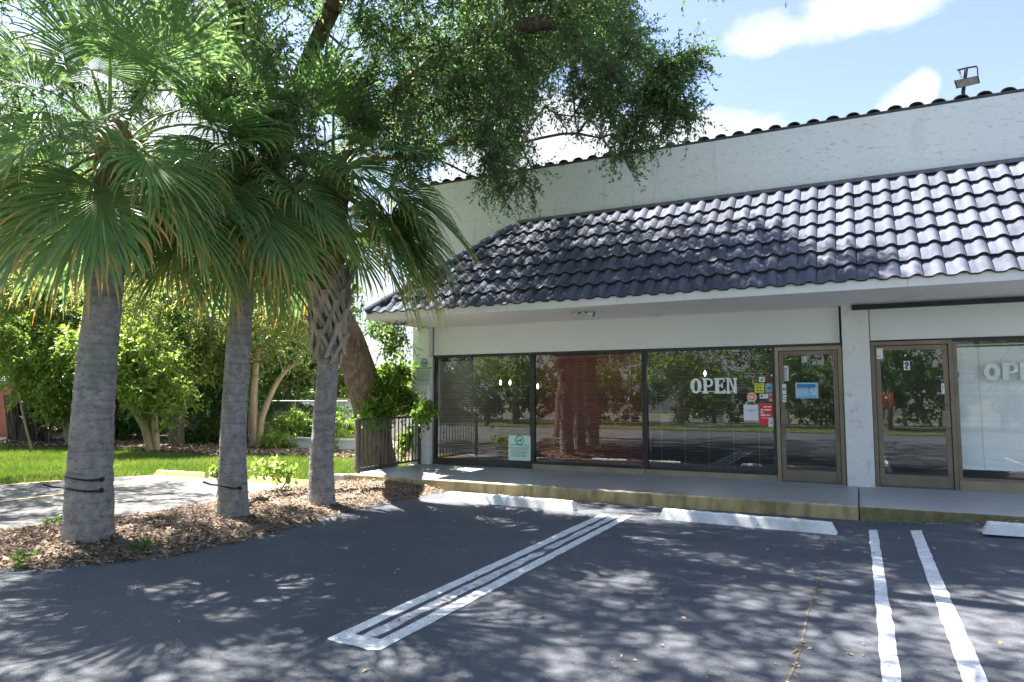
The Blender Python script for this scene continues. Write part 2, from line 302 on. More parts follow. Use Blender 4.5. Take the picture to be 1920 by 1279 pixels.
class MB:
    """collects boxes, prisms and tubes into one mesh"""
    def __init__(s): s.v = []; s.f = []; s.m = []
    def _add(s, vs, fs, mi=0):
        k = len(s.v); s.v += [tuple(map(float, p)) for p in vs]; s.f += [tuple(k + i for i in f) for f in fs]; s.m += [mi] * len(fs); return s
    def box(s, a, b, mi=0):
        (x0, y0, z0), (x1, y1, z1) = a, b
        return s._add([(x0, y0, z0), (x1, y0, z0), (x1, y1, z0), (x0, y1, z0), (x0, y0, z1), (x1, y0, z1), (x1, y1, z1), (x0, y1, z1)],
                      [(3, 2, 1, 0), (4, 5, 6, 7), (0, 1, 5, 4), (1, 2, 6, 5), (2, 3, 7, 6), (3, 0, 4, 7)], mi)
    def hexa(s, p, mi=0):                # 8 points ordered like box
        return s._add(p, [(3, 2, 1, 0), (4, 5, 6, 7), (0, 1, 5, 4), (1, 2, 6, 5), (2, 3, 7, 6), (3, 0, 4, 7)], mi)
    def prism(s, poly, axis, a, b, mi=0):  # polygon in the two other axes, extruded along axis
        def P(u, w, t): return {'x': (t, u, w), 'y': (u, t, w), 'z': (u, w, t)}[axis]
        n = len(poly); vs = [P(u, w, a) for u, w in poly] + [P(u, w, b) for u, w in poly]
        fs = [tuple(range(n))[::-1], tuple(range(n, 2 * n))] + [(i, (i + 1) % n, n + (i + 1) % n, n + i) for i in range(n)]
        return s._add(vs, fs, mi)
    def tube(s, pts, r, n=6, mi=0, cap=True):
        pts = [Vector(p) for p in pts]; rs = r if isinstance(r, (list, tuple)) else [r] * len(pts)
        vs = []; fs = []; ref = None
        for i, p in enumerate(pts):
            d = (pts[min(i + 1, len(pts) - 1)] - pts[max(i - 1, 0)]).normalized()
            if ref is None: ref = d.orthogonal().normalized()
            u = (ref - d * ref.dot(d)).normalized(); ref = u; w = d.cross(u)
            for k in range(n):
                a = 2 * math.pi * k / n; vs.append(p + (u * math.cos(a) + w * math.sin(a)) * rs[i])
        for i in range(len(pts) - 1):
            for k in range(n): fs.append((i * n + k, i * n + (k + 1) % n, (i + 1) * n + (k + 1) % n, (i + 1) * n + k))
        if cap: fs += [tuple(range(n))[::-1], tuple(range((len(pts) - 1) * n, len(pts) * n))]
        return s._add(vs, fs, mi)
    def mesh(s, name, mats, bevel=0, smooth=False):
        me = bpy.data.meshes.new(name); me.from_pydata(s.v, [], s.f); me.polygons.foreach_set('material_index', s.m)
        for m in (mats if isinstance(mats, (list, tuple)) else [mats]): me.materials.append(m)
        if smooth: me.polygons.foreach_set('use_smooth', [True] * len(s.f))
        me.update(); return me
    def build(s, name, mats, parent=None, bevel=0, smooth=False):
        o = bpy.data.objects.new(name, s.mesh(name, mats, smooth=smooth)); COL.objects.link(o)
        if parent is not None: world_child(o, parent) if parent.parent is None else setattr(o, 'parent', parent)
        if bevel:
            bm = o.modifiers.new('bevel', 'BEVEL'); bm.width = bevel; bm.segments = 2; bm.limit_method = 'ANGLE'
        return o
def sub_child(o, parent):               # sub-part in world coordinates under a part in world coordinates
    o.parent = parent; o.matrix_parent_inverse = Matrix.Identity(4); return o
def trunk_tube(name, pts, radii, mat, n=24, per=10, amp=.06, ring=0., seed=0, parent=None):
    """smooth tapered trunk with an uneven surface"""
    pts = np.array(pts, float); radii = np.array(radii, float); r_ = np.random.default_rng(seed)
    t = np.arange(len(pts)); tt = np.linspace(0, len(pts) - 1, (len(pts) - 1) * per + 1)
    def cr(a):
        out = []
        for x in tt:
            i = min(int(x), len(pts) - 2); f = x - i
            p0, p1, p2, p3 = a[max(i - 1, 0)], a[i], a[i + 1], a[min(i + 2, len(a) - 1)]
            out.append(.5 * ((2 * p1) + (-p0 + p2) * f + (2 * p0 - 5 * p1 + 4 * p2 - p3) * f * f + (-p0 + 3 * p1 - 3 * p2 + p3) * f ** 3))
        return np.array(out)
    P = cr(pts); R = cr(radii[:, None])[:, 0]
    vs = []; ref = np.array([1., .13, .02]); ang = np.linspace(0, 2 * np.pi, n, endpoint=False)
    ph = r_.uniform(0, 6.28, (5, 2)); L = 0.
    for i in range(len(P)):
        d = P[min(i + 1, len(P) - 1)] - P[max(i - 1, 0)]; d /= np.linalg.norm(d)
        u = ref - d * (ref @ d); u /= np.linalg.norm(u); ref = u; w = np.cross(d, u)
        if i: L += np.linalg.norm(P[i] - P[i - 1])
        k = np.zeros(n)
        for j, (fa, fl) in enumerate(((1, 1.1), (2, 2.3), (3, 3.1), (5, 1.2), (8, .7))):
            k += np.sin(fa * ang + ph[j, 0] + fl * L + 1.3 * np.sin(L * 1.7 + j)) * (1, .8, .6, .55, .5)[j] * np.cos(fl * L * .8 + ph[j, 1])
        k = 1 + amp * .5 * k + ring * (r_.uniform(-1, 1) + .5 * r_.uniform(-1, 1, n))
        vs.append(P[i] + (np.cos(ang)[:, None] * u + np.sin(ang)[:, None] * w) * (R[i] * k)[:, None])
    V = np.concatenate(vs); Q = []
    for i in range(len(P) - 1):
        a = i * n + np.arange(n); b = i * n + (np.arange(n) + 1) % n; Q.append(np.stack([a, b, b + n, a + n], 1))
    o = link(name, np_mesh(name, V, np.concatenate(Q), mat=mat, smooth=True))
    if parent is not None: world_child(o, parent)
    return o
def leaf_quads(pos, dirs, length, width, r_=rng, flat=.5, tw=None):
    """kite-shaped leaves: returns verts (4N,3) and quads"""
    n = len(pos); d = dirs / (np.linalg.norm(dirs, axis=1, keepdims=True) + 1e-9)
    up = r_.normal(0, .6, (n, 3)); up[:, 2] += flat * 2
    s = np.cross(d, up); s /= (np.linalg.norm(s, axis=1, keepdims=True) + 1e-9); nn = np.cross(s, d)
    L = np.broadcast_to(length, n)[:, None]; W = np.broadcast_to(width, n)[:, None]
    m = pos + d * L * .45; fold = nn * L * .07
    v = np.stack([pos - fold * .5, m + s * W * .5 + fold, pos + d * L - fold, m - s * W * .5 + fold], 1).reshape(-1, 3)
    q = np.arange(4 * n).reshape(n, 4); return v, q
def unit(v): return v / (np.linalg.norm(v, axis=-1, keepdims=True) + 1e-9)

class Branches:
    """grows a branch skeleton from given limbs to many target points"""
    def __init__(s): s.P = []; s.par = []; s.fix = {}
    def limb(s, pts, radii, parent=-1, sub=4):
        pts = [np.array(p, float) for p in pts]; last = parent
        if parent < 0: s.P.append(pts[0]); s.par.append(-1); last = 0; s.fix[0] = radii[0]; k0 = 0
        else: pts = [s.P[parent]] + pts; radii = [radii[0]] + list(radii)
        for a, b, r0, r1 in zip(pts[:-1], pts[1:], radii[:-1], radii[1:]):
            for i in range(1, sub + 1):
                f = i / sub; s.P.append(a + (b - a) * f); s.par.append(last); last = len(s.P) - 1; s.fix[last] = r0 + (r1 - r0) * f
        return last
    def grow(s, targets, root, r_, start=0, step=.35):
        order = np.argsort(np.linalg.norm(targets - root, axis=1)); out = []
        dist0 = {}
        for t in targets[order]:
            A = np.array(s.P); d = np.linalg.norm(A - t, axis=1); d[:start] += 50.
            dr = np.linalg.norm(A - root, axis=1); i = int(np.argmin(d + .25 * np.maximum(dr - np.linalg.norm(t - root), 0)))
            a = s.P[i]; D = d[i]; k = max(1, int(D / step)); last = i
            mid = np.array([0, 0, .12 * D]) + r_.normal(0, .06 * D, 3)
            for j in range(1, k + 1):
                f = j / k; s.P.append(a + (t - a) * f + mid * (4 * f * (1 - f)) + (r_.normal(0, .02, 3) if j < k else 0)); s.par.append(last); last = len(s.P) - 1
            out.append((last, t))
        return out
    def radii(s, tip=.006, e=2.5):
        n = len(s.P); acc = np.zeros(n); kids = np.zeros(n, int)
        for i in range(n):
            if s.par[i] >= 0: kids[s.par[i]] += 1
        R = np.zeros(n)
        for i in range(n - 1, -1, -1):
            R[i] = max(tip, acc[i] ** (1 / e)); R[i] = max(R[i], s.fix.get(i, 0)) if i in s.fix else R[i]
            if s.par[i] >= 0: acc[s.par[i]] += min(R[i], .09) ** e
        return R
    def mesh(s, name, mat, tip=.006, n=5, cap=.13):
        R = np.minimum(s.radii(tip), cap); P = np.array(s.P); par = np.array(s.par); ids = np.array([i for i in range(len(P)) if par[i] >= 0])
        ids = np.array([i for i in ids if not (i in s.fix and s.par[i] in s.fix and s.skipfix)]) if getattr(s, 'skipfix', False) else ids
        a, b = P[par[ids]], P[ids]; ra, rb = np.minimum(R[par[ids]], R[ids] * 1.6), R[ids]
        d = unit(b - a); ref = np.where(np.abs(d[:, 2:3]) > .9, np.array([[1., 0, 0]]), np.array([[0, 0, 1.]])); u = unit(np.cross(d, ref)); w = np.cross(d, u)
        ang = np.linspace(0, 2 * np.pi, n, endpoint=False); c, sn = np.cos(ang)[None, :, None], np.sin(ang)[None, :, None]
        off = u[:, None] * c + w[:, None] * sn
        V = np.concatenate([a[:, None] + off * ra[:, None, None], (b + d * rb[:, None] * .4)[:, None] + off * rb[:, None, None]], 1)
        k = len(ids); base = (np.arange(k) * 2 * n)[:, None]; j = np.arange(n)[None]; j2 = (j + 1) % n
        Q = np.stack([base + j, base + j2, base + n + j2, base + n + j], -1).reshape(-1, 4)
        return np_mesh(name, V.reshape(-1, 3), Q, mat=mat, smooth=True)
def spray_leaves(cent, r_, twigs=7, per=13, tl=(.28, .55), leaf=(.05, .075), ratio=.42, droop=.35, outward=None, flat=.5):
    """leafy twigs around every centre point; returns leaf verts/quads/rnd and twig segments"""
    n = len(cent); c = np.repeat(cent, twigs, 0); N = len(c)
    d = r_.normal(0, 1, (N, 3)); d[:, 2] -= droop
    if outward is not None: d += np.repeat(outward, twigs, 0)
    d = unit(d); T = r_.uniform(*tl, N)
    s = (np.arange(per) + .6) / per; f = s[None, :] + r_.uniform(-.03, .03, (N, per))
    pos = c[:, None] + d[:, None] * (f * T[:, None])[..., None]; pos[..., 2] -= (f ** 2) * T[:, None] * .25
    ld = d[:, None] * .7 + unit(r_.normal(0, 1, (N, per, 3))) * .85; ld[..., 2] -= .1
    pos = pos.reshape(-1, 3) + r_.normal(0, .008, (N * per, 3)); ld = ld.reshape(-1, 3); K = len(pos)
    L = r_.uniform(*leaf, K); v, q = leaf_quads(pos, ld, L, L * ratio * r_.uniform(.8, 1.2, K), r_, flat)
    base = np.repeat(r_.uniform(0, 1, n), twigs * per); rn = np.clip(.55 * base + .45 * r_.uniform(0, 1, K), 0, 1)
    e = c + d * T[:, None]; e[:, 2] -= .25 * T
    return v, q, rn, (c, e)
def twig_mesh(c, e, r=.004):
    d = unit(e - c); ref = np.where(np.abs(d[:, 2:3]) > .9, np.array([[1., 0, 0]]), np.array([[0, 0, 1.]])); u = unit(np.cross(d, ref)); w = np.cross(d, u); n = len(c)
    offs = [u, -.5 * u + .87 * w, -.5 * u - .87 * w]
    V = np.stack([c + o * r for o in offs] + [e + o * r * .4 for o in offs], 1).reshape(-1, 3); b = (np.arange(n) * 6)[:, None]
    Q = np.concatenate([b + np.array([[0, 1, 4, 3]]), b + np.array([[1, 2, 5, 4]]), b + np.array([[2, 0, 3, 5]])]); return V, Q

# ================================================================== GROUND
def smooth(x, a, b): t = np.clip((x - a) / (b - a), 0, 1); return t * t * (3 - 2 * t)
def ramp_z(X, Y): return .135 * smooth(X, -.2, 2.3) * smooth(Y, 8.2, 9.85)
def sheet(name, xs, ys, zf, mat, kind='structure'):
    X, Y = np.meshgrid(xs, ys); Z = zf(X, Y); V = np.stack([X, Y, Z], -1).reshape(-1, 3); w = len(xs)
    i = (np.arange(len(ys) - 1)[:, None] * w + np.arange(w - 1)[None]).ravel(); Q = np.stack([i, i + 1, i + w + 1, i + w], 1)
    return struct(link(name, np_mesh(name, V, Q, mat=mat, smooth=True)), kind)
R_ = 900.
struct(link('ground', np_mesh('ground', [(-R_, -R_, -.09), (R_, -R_, -.09), (R_, R_, -.09), (-R_, R_, -.09)], [(0, 1, 2, 3)], mat=MT['ground'])))
sheet('asphalt_lot', np.arange(-7.6, 30.01, .2), np.concatenate([np.arange(-7.5, 7.9, .7), np.arange(7.9, 9.93, .15)]), ramp_z, MT['asphalt'])
DRIVE = [(-7.6, -7.5), (-7.6, 9.95), (-8.6, 9.75), (-12.55, 9.45), (-13.75, 7.15), (-19.5, -1.5), (-22, -7.5)]
struct(link('side_drive', (lambda m: m)(MB()._add([(x, y, -.004) for x, y in DRIVE], [tuple(range(len(DRIVE)))]).mesh('side_drive', MT['old_asphalt']))))
# lawn and litter bed behind it
lawn_xs = np.arange(-48, -8.0, .5)
sheet('lawn', lawn_xs, np.arange(-9, 17, .5), lambda X, Y: -.05 + .03 * np.sin(X * .7) * np.cos(Y * .5) + .02 * smooth(Y, 9, 12), MT['lawn'])
def litter_edge(x): return 13.15 + .35 * np.sin(x * .9) + .2 * np.sin(x * 2.3 + 1) + .11 * np.clip(x + 17, -2, 7)
xs = np.arange(-48, -8.4, .3); v = []; q = []
for i, x in enumerate(xs):
    e = litter_edge(x)
    for j, (y, z) in enumerate(((e, -.03), (e + .3, .03), (e + 1.5, .06), (e + 20, .06))): v.append((x, y, z))
    if i: q += [((i - 1) * 4 + j, i * 4 + j, i * 4 + j + 1, (i - 1) * 4 + j + 1) for j in range(3)]
struct(link('litter_ground', np_mesh('litter_ground', v, q, mat=MT['earth'], smooth=True)))
sheet('grass_verge', np.arange(-40, 31, 3.), np.array([-16, -11.5, -7.6]), lambda X, Y: .02 + 0 * X, MT['lawn'])
sheet('road', np.arange(-60, 61, 10.), np.array([-26, -20, -16.2]), lambda X, Y: -.02 + 0 * X, MT['old_asphalt'])
def inside(px, py, poly):
    c = np.zeros(len(px), bool); n = len(poly)
    for i in range(n):
        (x1, y1), (x2, y2) = poly[i], poly[(i + 1) % n]
        k = ((y1 > py) != (y2 > py)) & (px < (x2 - x1) * (py - y1) / (y2 - y1 + 1e-12) + x1); c ^= k
    return c
def blades(n, xr, yr, keep, hl, w):
    x = rng.uniform(*xr, n); y = rng.uniform(*yr, n); k = keep(x, y); x, y = x[k], y[k]; n = len(x)
    a = rng.uniform(0, 6.28, n); h = rng.uniform(*hl, n); l = rng.normal(0, .4, (n, 2)) * h[:, None]
    b = np.stack([x, y, np.full(n, -.03)], 1); s = np.stack([np.cos(a), np.sin(a), 0 * a], 1) * w
    V = np.stack([b - s, b + s, b + np.stack([l[:, 0], l[:, 1], h], 1)], 1).reshape(-1, 3)
    return V, np.arange(3 * n).reshape(n, 3), np.clip(rng.normal(.5, .25, n) + .25 * np.sin(x * 1.3) * np.sin(y * 1.7), 0, 1)
V, T, a = blades(230000, (-27, -8.4), (5, 15.2), lambda x, y: ~inside(x, y, DRIVE) & (y < litter_edge(x) + .25 * np.random.default_rng(1).normal(0, 1, len(x))) , (.06, .13), .007)
struct(link('lawn_grass', np_mesh('lawn_grass', V, tris=T, mat=MT['grass'], fattrs={'rnd': a})), 'stuff')
V, T, a = blades(20000, (-30, 20), (-15, -7.7), lambda x, y: x > -99, (.08, .16), .012)
struct(link('verge_grass', np_mesh('verge_grass', V, tris=T, mat=MT['grass'], fattrs={'rnd': a})), 'stuff')

# mulch bed under the palms
BR = np.array([(-9.6, 2.5), (-7.9, 2.75), (-6.96, 3.66), (-6.47, 4.08), (-6.1, 4.62), (-6.0, 5.5), (-6.1, 6.49), (-6.28, 7.72), (-6.22, 9.0), (-6.15, 9.88)])
BL = np.array([(-9.7, 2.6), (-9.5, 3.2), (-9.0, 4.2), (-8.75, 4.7), (-8.46, 5.4), (-8.38, 6.3), (-8.4, 7.2), (-8.55, 8.2), (-8.62, 9.0), (-8.35, 9.88)])
tt = np.linspace(0, 9, 91); nb = 25
def interp(A): return np.stack([np.interp(tt, np.arange(10), A[:, k]) for k in (0, 1)], 1)
L_, Rr = interp(BL), interp(BR); s = np.linspace(0, 1, nb); v = []
for i in range(91):
    for k in range(nb):
        p = L_[i] + (Rr[i] - L_[i]) * s[k]; e = min(s[k], 1 - s[k]) * 2
        j = rng.normal(0, .02, 2) * (k in (0, nb - 1))
        v.append((p[0] + j[0], p[1] + j[1], .003 + .085 * (1 - (1 - e) ** 2.2) + .018 * rng.normal() * min(1, e * 3)))
bedv = np.array(v); i = (np.arange(90)[:, None] * nb + np.arange(nb - 1)[None]).ravel()
struct(link('mulch_bed', np_mesh('mulch_bed', bedv, np.stack([i, i + 1, i + nb + 1, i + nb], 1), mat=MT['earth'], smooth=True)))
def chips(name, pts, lr, mat, parent=None, lift=.006, ratio=(.2, .6), tilt=.35):
    n = len(pts); a = rng.uniform(0, 6.28, n); d = np.stack([np.cos(a), np.sin(a), rng.normal(0, tilt, n)], 1)
    L = rng.uniform(*lr, n); V, Q = leaf_quads(pts + np.array([0, 0, lift]), d, L, L * rng.uniform(*ratio, n), rng, 1.2)
    return link(name, np_mesh(name, V, Q, mat=mat, fattrs={'rnd': np.clip(rng.normal(.45, .28, n), 0, 1)}))
k = rng.integers(0, 90 * nb, 26000); p = bedv[k] + np.stack([rng.normal(0, .06, 26000), rng.normal(0, .06, 26000), rng.uniform(0, .012, 26000)], 1)
struct(chips('mulch_chips', p, (.025, .075), MT['mulch']), 'stuff')
n = 9000; x = rng.uniform(-26, -8.6, n); e = litter_edge(x); y = e + rng.exponential(.9, n) - .15
struct(chips('leaf_litter', np.stack([x, y, .05 + .01 * rng.normal(size=n)], 1), (.06, .16), MT['mulch'], lift=.01), 'stuff')
# fallen leaves on the asphalt, thicker along the seam and the kerb
n = 330; x = rng.uniform(-6, 3.4, n); y = rng.uniform(3.0, 9.6, n); k = ~((x < -5.8) & (y < 7)); pts = [np.stack([x[k], y[k], ramp_z(x[k], y[k]) + .004], 1)]
n = 55; t = rng.uniform(0, 1, n); pts.append(np.stack([-.40 + .10 * t + rng.normal(0, .025, n), 4.0 + 4.6 * t, np.full(n, .004)], 1))
n = 230; x = rng.uniform(.2, 3.6, n); y = 9.88 - rng.exponential(.10, n); pts.append(np.stack([x, y, ramp_z(x, y) + .006], 1))
n = 160; x = rng.uniform(-6, .2, n); y = 9.88 - rng.exponential(.16, n); pts.append(np.stack([x, y, np.full(n, .006)], 1))
struct(chips('fallen_leaves', np.concatenate(pts), (.018, .055), MT['fallen'], ratio=(.35, .55), tilt=.2), 'stuff')
struct(chips('lot_grit', (lambda x, y: np.stack([x, y, ramp_z(x, y) + .003], 1))(rng.uniform(-5.5, 3.5, 500), rng.uniform(3.0, 9.7, 500)), (.008, .02), MT['mulch'], ratio=(.5, .9)), 'stuff')

# painted lines (3-4 mm above the asphalt, uneven edges)
def stripe(name, pts_a, pts_b, mat, jit=.006, n=40):
    """a painted stripe between two edge polylines"""
    t = np.linspace(0, 1, n); A = np.array(pts_a, float); B = np.array(pts_b, float)
    a = A[0] + (A[1] - A[0]) * t[:, None]; b = B[0] + (B[1] - B[0]) * t[:, None]
    a[:, 0] += np.cumsum(rng.normal(0, jit * .35, n)) * .35 + rng.normal(0, jit * .5, n); b[:, 0] += rng.normal(0, jit * .5, n)
    V = np.concatenate([np.c_[a, ramp_z(a[:, 0], a[:, 1]) + .004], np.c_[b, ramp_z(b[:, 0], b[:, 1]) + .004]]); i = np.arange(n - 1)
    return struct(link(name, np_mesh(name, V, np.stack([i, i + n, i + n + 1, i + 1], 1), mat=mat)))
stripe('parking_line', [(-3.10, 3.72), (-3.075, 8.85)], [(-2.995, 3.72), (-2.965, 8.87)], MT['paint_white'])
stripe('parking_line', [(-2.945, 3.72), (-2.925, 8.80)], [(-2.84, 3.72), (-2.825, 8.80)], MT['paint_worn'], .014)
stripe('parking_line', [(-2.785, 3.72), (-2.775, 8.90)], [(-2.67, 3.72), (-2.675, 8.92)], MT['paint_white'])
v = [(-3.10, 3.72), (-3.10, 3.57), (-2.98, 3.545), (-2.86, 3.555), (-2.74, 3.53), (-2.67, 3.56), (-2.67, 3.72)]
struct(link('parking_line', MB()._add([(x, y, .0041) for x, y in v], [tuple(range(7))]).mesh('parking_line', MT['paint_white'])))
stripe('parking_line', [(.070, 3.0), (.058, 9.20)], [(.165, 3.0), (.152, 9.22)], MT['paint_white'])
stripe('parking_line', [(.45, 3.0), (.487, 9.27)], [(.572, 3.0), (.600, 9.30)], MT['paint_white'])
stripe('parking_line', [(3.25, 3.0), (3.25, 9.2)], [(3.35, 3.0), (3.35, 9.2)], MT['paint_white'])
stripe('side_parking_line', [(-11.47, 3.6), (-11.45, 9.2)], [(-11.36, 3.6), (-11.34, 9.2)], MT['paint_yellow'])
stripe('side_parking_line', [(-14.2, 3.6), (-13.3, 7.9)], [(-14.1, 3.6), (-13.2, 7.9)], MT['paint_yellow'])
# seam in the asphalt
n = 60; t = np.linspace(0, 1, n); sx = -.42 + .12 * t + np.cumsum(rng.normal(0, .004, n)); sy = 3.4 + 5.25 * t; wd = .004 + .004 * rng.uniform(0, 1, n)
V = np.concatenate([np.stack([sx - wd, sy, np.full(n, .0035)], 1), np.stack([sx + wd, sy, np.full(n, .0035)], 1)]); i = np.arange(n - 1)
struct(link('asphalt_seam', np_mesh('asphalt_seam', V, np.stack([i, i + n, i + n + 1, i + 1], 1), mat=MT['earth'])))

# porch walk
def walk(x0, x1, mats):
    b = MB(); b.box((x0, 9.9, -.08), (x1, 12.3, .17))
    o = link('porch_walk', b.mesh('porch_walk', mats))
    for p in o.data.polygons:
        if p.normal.y < -.5: p.material_index = 1
    bm = o.modifiers.new('bevel', 'BEVEL'); bm.width = .018; bm.segments = 3
    return struct(o)
MT['walk_red'] = M('grey_porch_paint_worn', (.33, .345, .365), .42, (.38, .395, .42), vs=1.1, vdet=7, bump=.12, bs=50)
def add_red(m):       # old red paint showing where the grey has worn off near the kerb
    nt = m.node_tree; n = nt.nodes; l = nt.links; b = n['Principled BSDF']
    t = n.new('ShaderNodeTexCoord'); sx = n.new('ShaderNodeSeparateXYZ'); l.new(t.outputs['Object'], sx.inputs[0])
    r1 = n.new('ShaderNodeMapRange'); r1.interpolation_type = 'SMOOTHSTEP'; l.new(sx.outputs[1], r1.inputs[0]); r1.inputs[1].default_value = 10.6; r1.inputs[2].default_value = 9.95
    r2 = n.new('ShaderNodeMapRange'); r2.interpolation_type = 'SMOOTHSTEP'; l.new(sx.outputs[0], r2.inputs[0]); r2.inputs[1].default_value = -5.2; r2.inputs[2].default_value = -3.2
    no = n.new('ShaderNodeTexNoise'); no.inputs['Scale'].default_value = 2.6; no.inputs['Detail'].default_value = 9; l.new(t.outputs['Object'], no.inputs[0])
    r3 = n.new('ShaderNodeMapRange'); l.new(no.outputs[0], r3.inputs[0]); r3.inputs[1].default_value = .42; r3.inputs[2].default_value = .66
    def mul(a, b_): k = n.new('ShaderNodeMath'); k.operation = 'MULTIPLY'; l.new(a, k.inputs[0]); l.new(b_, k.inputs[1]); return k.outputs[0]
    mix = n.new('ShaderNodeMix'); mix.data_type = 'RGBA'; l.new(mul(mul(r1.outputs[0], r2.outputs[0]), r3.outputs[0]), mix.inputs[0])
    l.new(b.inputs['Base Color'].links[0].from_socket, mix.inputs[6]); mix.inputs[7].default_value = (.38, .215, .20, 1); l.new(mix.outputs[2], b.inputs['Base Color'])
add_red(MT['walk_red'])
walk(-8.2, -.04, [MT['walk_red'], MT['kerb']])
walk(-.028, 12, [MT['walk_pale'], MT['mossy']])
b = MB(); b.box((-8.46, 9.82, -.05), (-8.215, 9.98, .165)); struct(b.build('kerb_end', MT['concrete'], bevel=.015))

# ================================================================== SHOP BUILDING
bld = thing('shop_building', (-8.2, 12.3, 0), 'long white stucco shop building with sloping grey tiled canopy roof and bronze framed shop fronts', 'building')
def bpart(name, boxes, mat, bevel=0, parent=None):
    b = MB()
    for a, c in boxes: b.box(a, c)
    o = link(name, b.mesh(name, mat))
    if bevel:
        m = o.modifiers.new('bevel', 'BEVEL'); m.width = bevel; m.segments = 2
    if parent is None: world_child(o, bld)
    else: sub_child(o, parent)
    return o
Z0 = .17
bpart('upper_wall', [((-8.3, 12.3, 3.02), (11.5, 12.56, 6.07))], MT['stucco'], .02)
bpart('side_wall', [((-8.3, 12.56, 0), (-8.02, 24, 6.07))], MT['stucco'], .02)
bpart('back_wall', [((-8.02, 23.8, 0), (11.5, 24.1, 6.07))], MT['stucco'])
bpart('flat_roof', [((-8.02, 12.56, 5.45), (11.5, 23.8, 5.55))], MT['concrete'])
bpart('corner_pillar', [((-8.33, 12.06, 0.05), (-7.92, 12.5, 3.02))], MT['stucco_fine'], .012)
bpart('pillar', [((-.19, 12.05, .05), (.195, 12.5, 3.02))], MT['stucco_fine'], .012)
bpart('pillar', [((5.0, 12.05, .05), (5.4, 12.5, 3.02))], MT['stucco_fine'], .012)
bpart('soffit', [((-8.17, 10.39, 2.99), (11.5, 12.305, 3.05))], MT['soffit'])
fx = [-8.2, -4.3, -.9, .64, 4.2, 8, 11.5]
for a, c in zip(fx[:-1], fx[1:]): bpart('fascia_board', [((a + .0015, 10.35, 2.982), (c - .0015, 10.388, 3.118))], MT['trim'], .004)
bpart('fascia_board', [((-8.2, 10.39, 2.982), (-8.165, 12.3, 3.118))], MT['trim'], .004)
# canopy roof deck
d = MB()._add([(-8.17, 10.39, 3.052), (11.5, 10.39, 3.052), (11.5, 12.295, 3.052), (-8.17, 12.295, 3.052), (-5.85, 12.295, 4.985), (11.5, 12.295, 4.985), (-8.17, 10.39, 3.10), (11.5, 10.39, 3.10), (-8.17, 12.295, 3.10)],
                [(0, 3, 2, 1), (0, 1, 7, 6), (6, 7, 5, 4), (3, 0, 6, 8), (6, 4, 8), (1, 2, 5, 7), (2, 3, 8, 4, 5)])
world_child(link('canopy_deck', d.mesh('canopy_deck', MT['tile_dark'])), bld)
# roof tiles: S-shaped, flat pan on the left, roll on the right
TW, TEX, TLEN = .2565, .378, .415
def tile_mesh(name):
    prof = [(0, .0), (.080, -.002), (.105, .008), (.135, .032), (.172, .044), (.21, .034), (.238, .010), (.252, .0)]; th = .026; n = len(prof)
    v = [(x, 0, z) for x, z in prof] + [(x, TLEN, z) for x, z in prof]                  # weathered top, its own smooth sheet
    f = [(i, i + 1, n + i + 1, n + i) for i in range(n - 1)]; nt_ = len(f); k = 2 * n
    v += [(x, 0, z) for x, z in prof] + [(x, .004, z - th) for x, z in prof] + [(x, TLEN, z - th) for x, z in prof]
    for i in range(n - 1): f += [(k + n + i, k + n + i + 1, k + i + 1, k + i), (k + 2 * n + i, k + 2 * n + i + 1, k + n + i + 1, k + n + i)]
    f += [(k, n, k + 2 * n, k + n), (2 * n - 1, k + n - 1, k + 2 * n - 1, k + 3 * n - 1)]
    me = bpy.data.meshes.new(name); me.from_pydata(v, [], f); me.materials.append(MT['tile']); me.materials.append(MT['tile_edge_shade'])
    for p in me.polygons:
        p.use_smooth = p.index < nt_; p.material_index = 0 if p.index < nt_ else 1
    me.update(); return me
TILE = tile_mesh('roof_tile'); A45 = rad(45); SLN = 2.70
def slope_pt(x, s, h): return Vector((x, 10.39 + s * math.cos(A45) - h * math.sin(A45), 3.10 + s * math.sin(A45) + h * math.cos(A45)))
hip_a, hip_b = Vector((-8.17, 10.39, 3.1)), Vector((-5.85, 12.295, 4.985))
import bmesh
hip_n = Vector((hip_b.y - hip_a.y, -(hip_b.x - hip_a.x), 0)).normalized()      # points to +X side (tiles kept)
rest = MB(); ntile = 0
r_t = random.Random(3)
